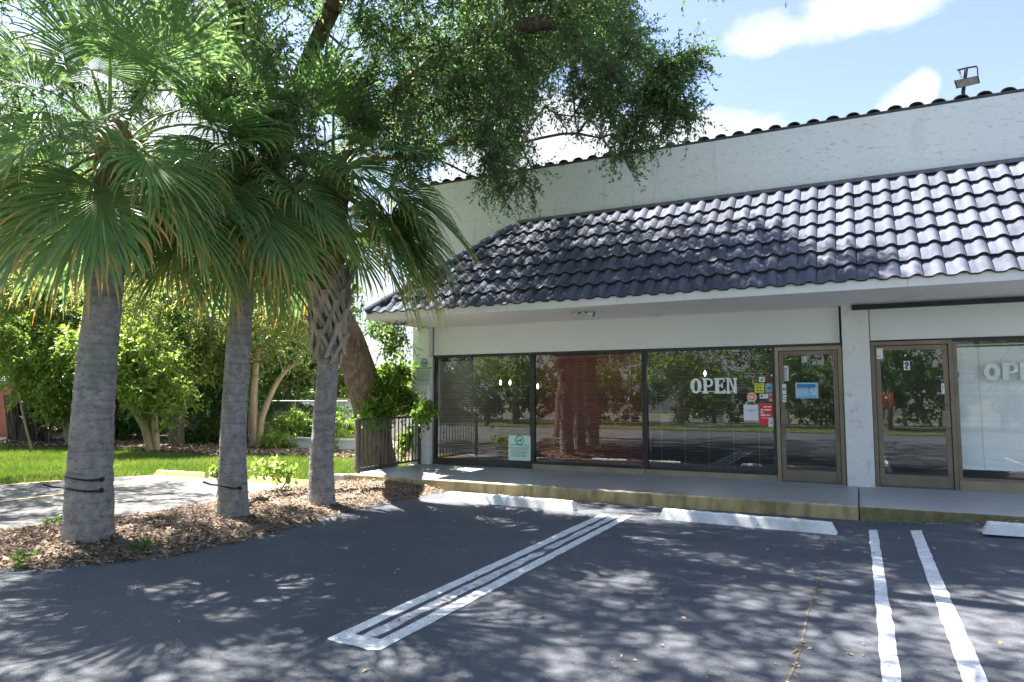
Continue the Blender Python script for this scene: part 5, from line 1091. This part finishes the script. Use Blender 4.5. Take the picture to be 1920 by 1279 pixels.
# ================================================================== TREES, SHRUBS, FENCE AND HOUSE BEHIND THE LAWN
def bush_tree(label, base, trunks, blobs, mat, bark, seed, leaf=(.10, .16), clumps=110, twigs=6, per=12, tl=(.3, .6), name='leafy_tree', cat='tree', group='trees behind the lawn', ratio=.45, droop=.2):
    r_ = np.random.default_rng(seed); t = thing(name, tuple(base), label, cat, group); base = np.array(base, float)
    for pts, rd in trunks: trunk_tube('trunk', pts, rd, MT[bark], n=14, per=6, amp=.10, ring=.02, seed=seed, parent=t)
    cs = []
    for c, rr, k in blobs:
        u = unit(r_.normal(0, 1, (int(clumps * k), 3))); cs.append(np.array(c) + u * (r_.uniform(0, 1, (len(u), 1)) ** .38) * np.array(rr))
    cs = np.concatenate(cs); B = Branches(); ends = [p[-1] for p, _ in trunks]
    p0 = np.array(ends[0]); B.P.append(p0); B.par.append(-1); B.fix[0] = trunks[0][1][-1]
    for e in ends[1:]: B.P.append(np.array(e)); B.par.append(-1)
    B.grow(cs[r_.permutation(len(cs))[:max(12, len(cs) // 3)]], base, r_, step=.7); world_child(link('branches', B.mesh('branches', MT[bark], tip=.010, n=4)), t)
    v, q, rn, (c, e) = spray_leaves(cs, r_, twigs, per, tl, leaf, ratio, droop, None, .5)
    o = world_child(link('crown', np_mesh('crown', v, q, mat=MT[mat], fattrs={'rnd': rn})), t); o['kind'] = 'stuff'; return t
def G(x, y, z=0.): return np.array(on_z(x, y, z))
def D(x, y, d): return np.array(at_depth(x, y, d))
b1 = G(285, 848, .02); d1 = depth_of(b1)
bush_tree('round bright green tree on a slanting pale trunk, seen between the first two palms', b1, [([b1, D(272, 800, d1), D(252, 765, d1), D(240, 720, d1)], [.16, .12, .11, .08]), ([b1 + np.array([.12, .05, 0]), D(290, 790, d1), D(292, 740, d1)], [.11, .085, .06])],
          [(D(255, 690, d1), (1.5, 1.2, .95), 1.), (D(300, 740, d1 - .3), (1.0, .8, .7), .45), (D(210, 640, d1), (1.2, 1, .8), .5)], 'lime_leaf', 'bark_pale', 31)
b2 = G(136, 832, .03); d2 = depth_of(b2)
bush_tree('lime green tree with twin tan trunks standing before the tangled roots', b2, [([b2, D(125, 790, d2), D(112, 755, d2)], [.18, .15, .11]), ([b2 + np.array([.1, .2, 0]), D(138, 790, d2), D(128, 750, d2)], [.12, .10, .07])],
          [(D(95, 690, d2), (2.0, 1.4, 1.15), 1.2), (D(40, 630, d2), (1.6, 1.3, 1.0), .7), (D(120, 750, d2 - .5), (.9, .7, .6), .3)], 'lime_leaf', 'bark_pale', 32)
b3 = G(331, 836, .03); d3 = depth_of(b3)
bush_tree('tree with thick dark forked trunk and cut stub, middle of the row', b3, [([b3, D(333, 790, d3), D(340, 720, d3), D(348, 690, d3)], [.24, .20, .17, .14]), ([D(336, 760, d3), D(352, 740, d3), D(366, 705, d3)], [.13, .11, .09])],
          [(D(330, 600, d3), (2.6, 2.0, 1.7), 1.5), (D(250, 520, d3), (2.2, 2, 1.6), 1.)], 'grey_leaf', 'bark_dark', 33, leaf=(.09, .14))
b4 = G(478, 838, .03); d4 = depth_of(b4)
bush_tree('olive leaved tree with two pale forking stems, one bare and leaning', b4, [([b4, D(475, 760, d4), D(478, 690, d4), D(486, 650, d4)], [.18, .13, .11, .08]), ([b4 + np.array([.12, 0, 0]), D(492, 780, d4), D(520, 715, d4), D(548, 685, d4), D(566, 681, d4)], [.12, .10, .08, .06, .035])],
          [(D(480, 610, d4), (2.0, 1.7, 1.3), 1.4), (D(410, 670, d4), (1.2, 1.0, 1.0), .7), (D(540, 570, d4), (1.8, 1.6, 1.2), 1.1)], 'grey_leaf', 'bark_pale', 34, leaf=(.09, .14))
b5 = G(362, 836, .03) + np.array([1.2, 1.6, 0]); d5 = depth_of(b5)
bush_tree('dark leaning tree behind the forked trunk', b5, [([b5, D(350, 795, d5), D(372, 740, d5), D(385, 700, d5)], [.15, .12, .10, .07])], [(D(400, 730, d5 + .5), (1.6, 1.2, 1.1), .9), (D(385, 600, d5), (2, 1.6, 1.5), 1.)], 'dark_leaf', 'bark_dark', 35)
b6 = G(560, 828, .0) + np.array([-1.0, 3.5, 0]); d6 = depth_of(b6)
bush_tree('wide dark green tree behind the chain link fence', b6, [([b6, D(560, 760, d6), D(565, 700, d6)], [.2, .16, .12])], [(D(560, 690, d6), (2.6, 1.6, 1.2), 1.3), (D(540, 600, d6), (2.6, 2, 1.6), 1.2), (D(610, 560, d6 + 1), (1.6, 1.4, 1.5), .8)], 'dark_leaf', 'bark_dark', 36)
for k, (x, dd_, mt, lab) in enumerate(((215, 24.5, 'grey_leaf', 'broad olive tree filling the gap behind the slanting pale trunk'), (405, 25.5, 'lime_leaf', 'broad bright tree filling the gap behind the second palm trunk'), (535, 26.5, 'grey_leaf', 'broad olive tree behind the bare leaning stem'), (640, 30, 'lime_leaf', 'small bright tree behind the oak trunk, before the far house'))):
    c = D(x, 744, dd_); b_ = np.array([c[0], c[1], 0.]); z_ = 3.6 if k < 3 else 1.7
    bush_tree(lab, b_, [([b_, b_ + np.array([.1, 0, z_ * .4]), b_ + np.array([.15, 0, z_ * .8])], [.16, .13, .09])], [(b_ + np.array([0, 0, z_]), (2.7, 1.8, 2.2) if k < 3 else (1.0, .8, .8), 1.2 if k < 3 else .5)], mt, 'bark_dark', 70 + k, leaf=(.10, .16))
# banyan-like tangle of hanging roots
b7 = G(55, 828, .03); d7 = depth_of(b7); r7 = np.random.default_rng(7)
t7 = bush_tree('old tree with a curtain of tangled brown hanging roots', b7, [([b7, D(60, 790, d7), D(62, 740, d7)], [.42, .36, .30]), ([b7 + np.array([-1.0, .1, 0]), D(28, 790, d7), D(22, 740, d7)], [.26, .22, .20])], [(D(20, 620, d7), (2.6, 2, 1.8), 1.2), (D(110, 540, d7), (2.6, 2, 1.8), 1.2), (D(-40, 500, d7), (2.4, 2, 2), .9)], 'grey_leaf', 'bark_dark', 37, leaf=(.10, .15))
for k in range(26):
    x = r7.uniform(15, 104); p = D(x + r7.normal(0, 6), 740, d7 - .4); q_ = D(x, 830 + r7.uniform(-3, 3), d7 - .3 + r7.uniform(-.2, .2)); m_ = (p + q_) / 2 + r7.normal(0, .07, 3)
    world_child(link('hanging_root', MB().tube([p, m_, q_], [.02, .025, .04], 5).mesh('hanging_root', MT['bark_dark'])), t7)
b8 = G(60, 845, .02); t8 = thing('bare_sapling', tuple(b8), 'thin bare sapling leaning in the lawn before the hanging roots', 'sapling')
world_child(link('stem', MB().tube([b8, D(48, 800, depth_of(b8)), D(40, 765, depth_of(b8)), D(35, 735, depth_of(b8))], [.035, .03, .022, .012], 6).mesh('stem', MT['bark_pale'])), t8)
world_child(link('twig', MB().tube([D(44, 785, depth_of(b8)), D(36, 780, depth_of(b8))], [.014, .008], 5).mesh('twig', MT['bark_pale'])), t8)
# tall trees further back that close the view
for k, (x, d_, zt, rr, mt, lab) in enumerate(((-20, 29, 5.5, (4.5, 3, 3.2), 'grey_leaf', 'tall pale green tree far behind, at the very edge of the row'), (150, 30, 6.0, (4.2, 3, 3.4), 'lime_leaf', 'tall bright tree rising behind the thick palm'), (330, 31, 5.6, (3.6, 3, 3.0), 'grey_leaf', 'tall grey green tree rising behind the middle palm trunk'), (470, 32, 5.2, (3.4, 3, 2.8), 'lime_leaf', 'tall bright tree rising behind the pale forked stems'), (60, 27, 9.5, (4, 3, 2.4), 'grey_leaf', 'highest treetop behind the palm fronds'), (300, 28, 9.0, (3.6, 3, 2.2), 'lime_leaf', 'second high treetop behind the palm fronds'))):
    c = D(x, 744, d_); b_ = np.array([c[0], c[1], 0.]); bush_tree(lab, b_, [([b_, b_ + np.array([.1, .1, 2.0]), b_ + np.array([.2, 0, zt - 1.5])], [.24, .2, .12])], [(b_ + np.array([0, 0, zt]), rr, 1.6), (b_ + np.array([0, 0, 1.9 if zt < 7 else zt - 2]), (rr[0] * .8, rr[1] * .7, 1.7), .8)], mt, 'bark_dark', 50 + k, leaf=(.16, .24), per=10, tl=(.4, .9))
# undergrowth and hedge plants
hedge_c = []
def shrub(label, base, blobs, mat, seed, leaf, clumps, name='shrub', stems=5, per=10, twigs=5, tl=(.15, .35), group=None, cat='shrub', ratio=.5):
    r_ = np.random.default_rng(seed); base = np.array(base, float); t = thing(name, tuple(base), label, cat, group); cs = []
    for c, rr, k in blobs:
        u = unit(r_.normal(0, 1, (max(4, int(clumps * k)), 3))); cs.append(np.array(c) + u * (r_.uniform(0, 1, (len(u), 1)) ** .4) * np.array(rr))
    cs = np.concatenate(cs); B = Branches(); B.P.append(base.copy()); B.par.append(-1); B.fix[0] = .03; B.grow(cs[r_.permutation(len(cs))[:max(6, len(cs) // 2)]], base, r_, step=.25)
    world_child(link('stems', B.mesh('stems', MT['bark_dark'], tip=.004, n=5, cap=.03)), t)
    v, q, rn, _ = spray_leaves(cs, r_, twigs, per, tl, leaf, ratio, .15, None, .6); o = world_child(link('foliage', np_mesh('foliage', v, q, mat=MT[mat], fattrs={'rnd': rn})), t); o['kind'] = 'stuff'; return t
for k, (x, y, dd_, w_, h_, mt, lab) in enumerate(((205, 822, 24, 1.4, .5, 'dark_leaf', 'low dark shrub beside the thick palm trunk'), (255, 820, 25, 1.3, .6, 'dark_leaf', 'low dark shrub behind the slanting pale trunk'), (395, 815, 23, 1.2, .55, 'lime_leaf', 'low bright shrub left of the second palm trunk'), (375, 830, 22.5, .9, .35, 'dark_leaf', 'small dark shrub at the foot of the forked trunk'), (540, 800, 21.5, 1.0, .55, 'lime_leaf', 'bright shrub before the chain link fence'), (590, 812, 21.5, .8, .35, 'dark_leaf', 'low dark shrub behind the palm nearest to the shop'), (560, 770, 24.2, 3.2, .75, 'dark_leaf', 'broad dark shrub hiding the garden wall behind the fence'), (430, 775, 24.6, 2.4, .8, 'dark_leaf', 'broad dark shrub behind the second palm trunk'), (300, 775, 25, 3.0, .8, 'dark_leaf', 'broad dark shrub behind the slanting and forked trunks'), (650, 800, 21.5, .9, .5, 'shrub_leaf', 'green shrub growing above the low white wall'), (525, 828, 20.3, .55, .25, 'lime_leaf', 'small bright plant before the low white wall'), (640, 832, 20.0, .35, .22, 'lime_leaf', 'tiny bright plant before the low white wall near the oak'))):
    c = D(x, y, dd_); shrub(lab, (c[0], c[1], 0), [((c[0], c[1], max(c[2], h_ * .8)), (w_, .7, h_), 1.)], mt, 200 + k, (.09, .15), 34, group='undergrowth behind the lawn')
for k, (x, y, dd_, w_, h_, mt, lab) in enumerate(((640, 715, 27, 1.3, .7, 'lime_leaf', 'bright round shrub below the far tiled roof'), (440, 760, 30, 4.5, 1.3, 'dark_leaf', 'long dark hedge far behind the second palm'), (230, 775, 31, 5, 1.2, 'dark_leaf', 'long dark hedge far behind the thick palm'), (40, 780, 31, 4, 1.2, 'dark_leaf', 'long dark hedge far behind the hanging roots'))):
    c = D(x, y, dd_); shrub(lab, (c[0], c[1], 0), [((c[0], c[1], c[2]), (w_, 1., h_), 1.)], mt, 240 + k, (.14, .22), 120 if k else 40, tl=(.3, .6), group='far hedges')
# white low wall, garden wall, chain link fence, far house, terracotta wall
def wall_thing(name, x0, x1, y0, y1, z0, z1, mat, label, cap=None):
    t = thing(name, ((x0 + x1) / 2, y0, z0), label, 'wall'); world_child(link('wall_body', MB().box((x0, y0, z0), (x1, y1, z1)).mesh('wall_body', mat)), t)
    world_child(link('wall_cap', MB().box((x0 - .03, y0 - .03, z1), (x1 + .03, y1 + .03, z1 + .05)).mesh('wall_cap', cap or mat)), t); return t
w0, w1 = G(478, 842), G(668, 841)
wall_thing('low_wall', w0[0], w1[0] + 2, w0[1] + .4, w0[1] + .6, -.05, .30, MT['white_wall'], 'low white wall edging the litter bed')
c = D(600, 760, 24.5); wall_thing('garden_wall', c[0] - 14, c[0] - .2, c[1] + 1.6, c[1] + 1.8, -.05, 1.05, MT['white_wall'], 'white garden wall behind the chain link fence')
c = D(655, 755, 24.5); wall_thing('garden_wall', c[0] - .55, c[0] + 3.2, c[1], c[1] + .2, -.05, 1.42, MT['white_wall'], 'white garden wall seen left of the oak trunk')
ft = thing('chain_link_fence', tuple(D(520, 815, 22.5) * np.array([1, 1, 0])), 'grey chain link fence behind the pale forked stems', 'fence')
fy = D(550, 800, 22.5)[1]; fx0, fx1 = D(385, 800, 22.5)[0] - 1.5, D(655, 800, 22.5)[0] + .6; fh = 1.42
for x in np.arange(fx0, fx1 + .1, 2.05): world_child(link('post', MB().tube([(x, fy, -.05), (x, fy, fh + .04)], .03, 7).mesh('post', MT['galv'])), ft)
world_child(link('top_rail', MB().tube([(fx0, fy - .032, fh - .02), (fx1, fy - .032, fh - .02)], .022, 6).mesh('top_rail', MT['galv'])), ft)
V = []; Q = []
for s in (1, -1):
    for x in np.arange(fx0 - fh, fx1, .085):
        a, c = (x, x + fh) if s > 0 else (x + fh, x); z = (.0, fh); P0, P1 = np.array([a, fy + .005 * s, .0]), np.array([c, fy + .005 * s, fh])
        if min(a, c) < fx0 or max(a, c) > fx1: continue
        k = len(V); w = np.array([.0035, 0, 0]); V += [P0 - w, P0 + w, P1 + w, P1 - w]; Q.append((k, k + 1, k + 2, k + 3))
o = world_child(link('wire_mesh', np_mesh('wire_mesh', V, Q, mat=MT['galv'])), ft); o['kind'] = 'stuff'
hc = D(660, 710, 46); ht = thing('far_house', (hc[0], hc[1], 0), 'far white house with brown tiled roof beyond the fence', 'house')
hx0, hx1, hy0, hy1 = hc[0] - 9, hc[0] + 7.5, hc[1], hc[1] + 9
world_child(link('wall', MB().box((hx0, hy0, -.05), (hx1, hy1, 2.2)).mesh('wall', MT['white_wall'])), ht)
rf = MB().prism([(hy0 - .6, 2.12), (hy1 + .6, 2.12), ((hy0 + hy1) / 2, 3.55)], 'x', hx0 - .6, hx1 + .6)
rfo = world_child(link('roof', rf.mesh('roof', MT['far_tile'])), ht)
sl = math.atan2(1.43, (hy1 - hy0) / 2 + .6)
for k in range(11):
    f = k / 11; y = hy0 - .6 + f * ((hy1 - hy0) / 2 + .6); z = 2.12 + f * 1.43; b = MB().box((hx0 - .62, y, z + .03), (hx1 + .62, y + .42, z + .09)); sub_child(link('tile_row', b.mesh('tile_row', MT['far_tile'])), rfo)
c = D(5, 780, 26); t = thing('terracotta_wall', (c[0], c[1], 0), 'terracotta painted wall behind the hanging roots', 'wall')
world_child(link('wall_body', MB().box((c[0] - 4, c[1], -.05), (c[0] + .55, c[1] + .25, 2.0)).mesh('wall_body', MT['red_wall'])), t); world_child(link('wall_cap', MB().box((c[0] - 4.04, c[1] - .04, 2.001), (c[0] + .59, c[1] + .29, 2.07)).mesh('wall_cap', MT['far_tile'])), t)

# leafy shrub by the railing and corner pillar
sb = np.array([-8.62, 11.55, 0.])
shrub('bright glossy shrub growing behind the railing up to the corner pillar', sb, [(D(742, 700, 14.3), (.30, .25, .28), .8), (D(728, 750, 14.2), (.36, .3, .34), 1.0), (D(762, 745, 14.5), (.28, .2, .34), .8), (D(795, 768, 13.0), (.10, .10, .20), .3), (D(733, 640, 14.0), (.26, .25, .30), .35), (D(768, 825, 14.5), (.22, .15, .20), .4), (D(708, 772, 13.5), (.26, .2, .22), .6), (D(722, 715, 13.7), (.24, .2, .24), .5), (D(712, 610, 14.0), (.25, .2, .16), .18)], 'shrub_leaf', 300, (.075, .125), 40, per=9, twigs=5, tl=(.14, .32))
sd = on_z(527, 918, .06)
shrub('small pale green seedling sprouting from the mulch between the palms', sd, [(np.array(at_depth(512, 872, 11.0)), (.30, .22, .13), 1.), (np.array(at_depth(535, 885, 11.0)), (.22, .2, .12), .6)], 'lime_leaf', 301, (.07, .11), 12, per=6, twigs=3, tl=(.10, .22), name='seedling', cat='seedling')
c = at_depth(408, 878, 10.6); shrub('tiny green sprig beside the second palm trunk', (c[0], c[1], 0.02), [(np.array(c), (.08, .08, .07), 1.)], 'shrub_leaf', 302, (.06, .10), 5, per=5, twigs=3, tl=(.06, .14), name='seedling', cat='seedling')
for k, (x, y) in enumerate(((45, 1055), (265, 1028), (100, 985))):
    c = on_z(x, y, .05); shrub(('weed tuft at the edge of the mulch, far from the trunks', 'weed tuft in the mulch just past the thickest palm', 'weed tuft behind the thickest palm')[k], c, [(c + np.array([0, 0, .05]), (.12, .12, .04), 1.)], 'shrub_leaf', 310 + k, (.025, .05), 8, per=6, twigs=3, tl=(.04, .10), name='weed', cat='weed')

# trees across the lot (behind the camera; they show in the shop windows and shade the asphalt)
for k, (x, y, s_, mt) in enumerate(((-34, -13, 1.1, 'grey_leaf'), (-28.5, -12.5, 1.0, 'lime_leaf'), (-23, -13.5, 1.1, 'dark_leaf'), (-18, -12, 1.0, 'lime_leaf'), (-13.2, -13, 1.15, 'grey_leaf'), (-8.4, -12.2, .95, 'lime_leaf'), (-3.6, -13, 1.1, 'dark_leaf'), (1.2, -12, 1., 'dark_leaf'), (5.8, -13, 1.05, 'grey_leaf'), (10.5, -12.5, 1.05, 'lime_leaf'), (15.5, -13, 1.1, 'grey_leaf'))):
    b_ = np.array([x, y, 0.]); bush_tree(('olive tree at the far end of the verge across the lot', 'bright tree second from the far end of the verge', 'dark tree third from the far end of the verge', 'bright tree on the verge opposite the side drive', 'tall olive tree on the verge opposite the corner pillar', 'short bright tree on the verge opposite the first window', 'dark tree on the verge opposite the mahogany blind', 'dark tree on the verge opposite the door with stickers', 'olive tree on the verge opposite the number 2 door', 'bright tree on the verge opposite the white blind', 'olive tree at the near end of the verge across the lot')[k], b_, [([b_ - np.array([0, 0, .1]), b_ + np.array([.1, .1, 1.2]), b_ + np.array([.25, 0, 2.4 * s_])], [.20, .15, .11])],
              [(b_ + np.array([0, 0, 4.6 * s_]), (2.9 * s_, 2.2, 2.2 * s_), 1.3), (b_ + np.array([.3, 1., 3.0]), (2.1, 1.4, 1.0), .5)], mt, 'bark_pale' if k % 2 else 'bark_dark', 400 + k, leaf=(.16, .24), per=8, twigs=5, clumps=85, tl=(.35, .8), group='trees across the lot')
for k, x in enumerate(np.arange(-36, 22, 5.6)):
    shrub(('hedge shrub across the road, number %s counted from the far end' % ('one', 'two', 'three', 'four', 'five', 'six', 'seven', 'eight', 'nine', 'ten', 'eleven', 'twelve')[k]), (x, -17.5, 0), [((x, -17.5, 1.8), (3.2, 1.0, 1.9), 1.)], 'dark_leaf', 450 + k, (.2, .3), 110, tl=(.3, .6), group='hedge across the road')
t = thing('white_building', (-12, -44, 0), 'long low white building across the road', 'building')
world_child(link('wall', MB().box((-30, -46, -.05), (4, -44, 3.0)).mesh('wall', MT['white_wall'])), t); world_child(link('roof', MB().box((-30.3, -46.3, 3.0), (4.3, -43.7, 3.3)).mesh('roof', MT['far_tile'])), t)
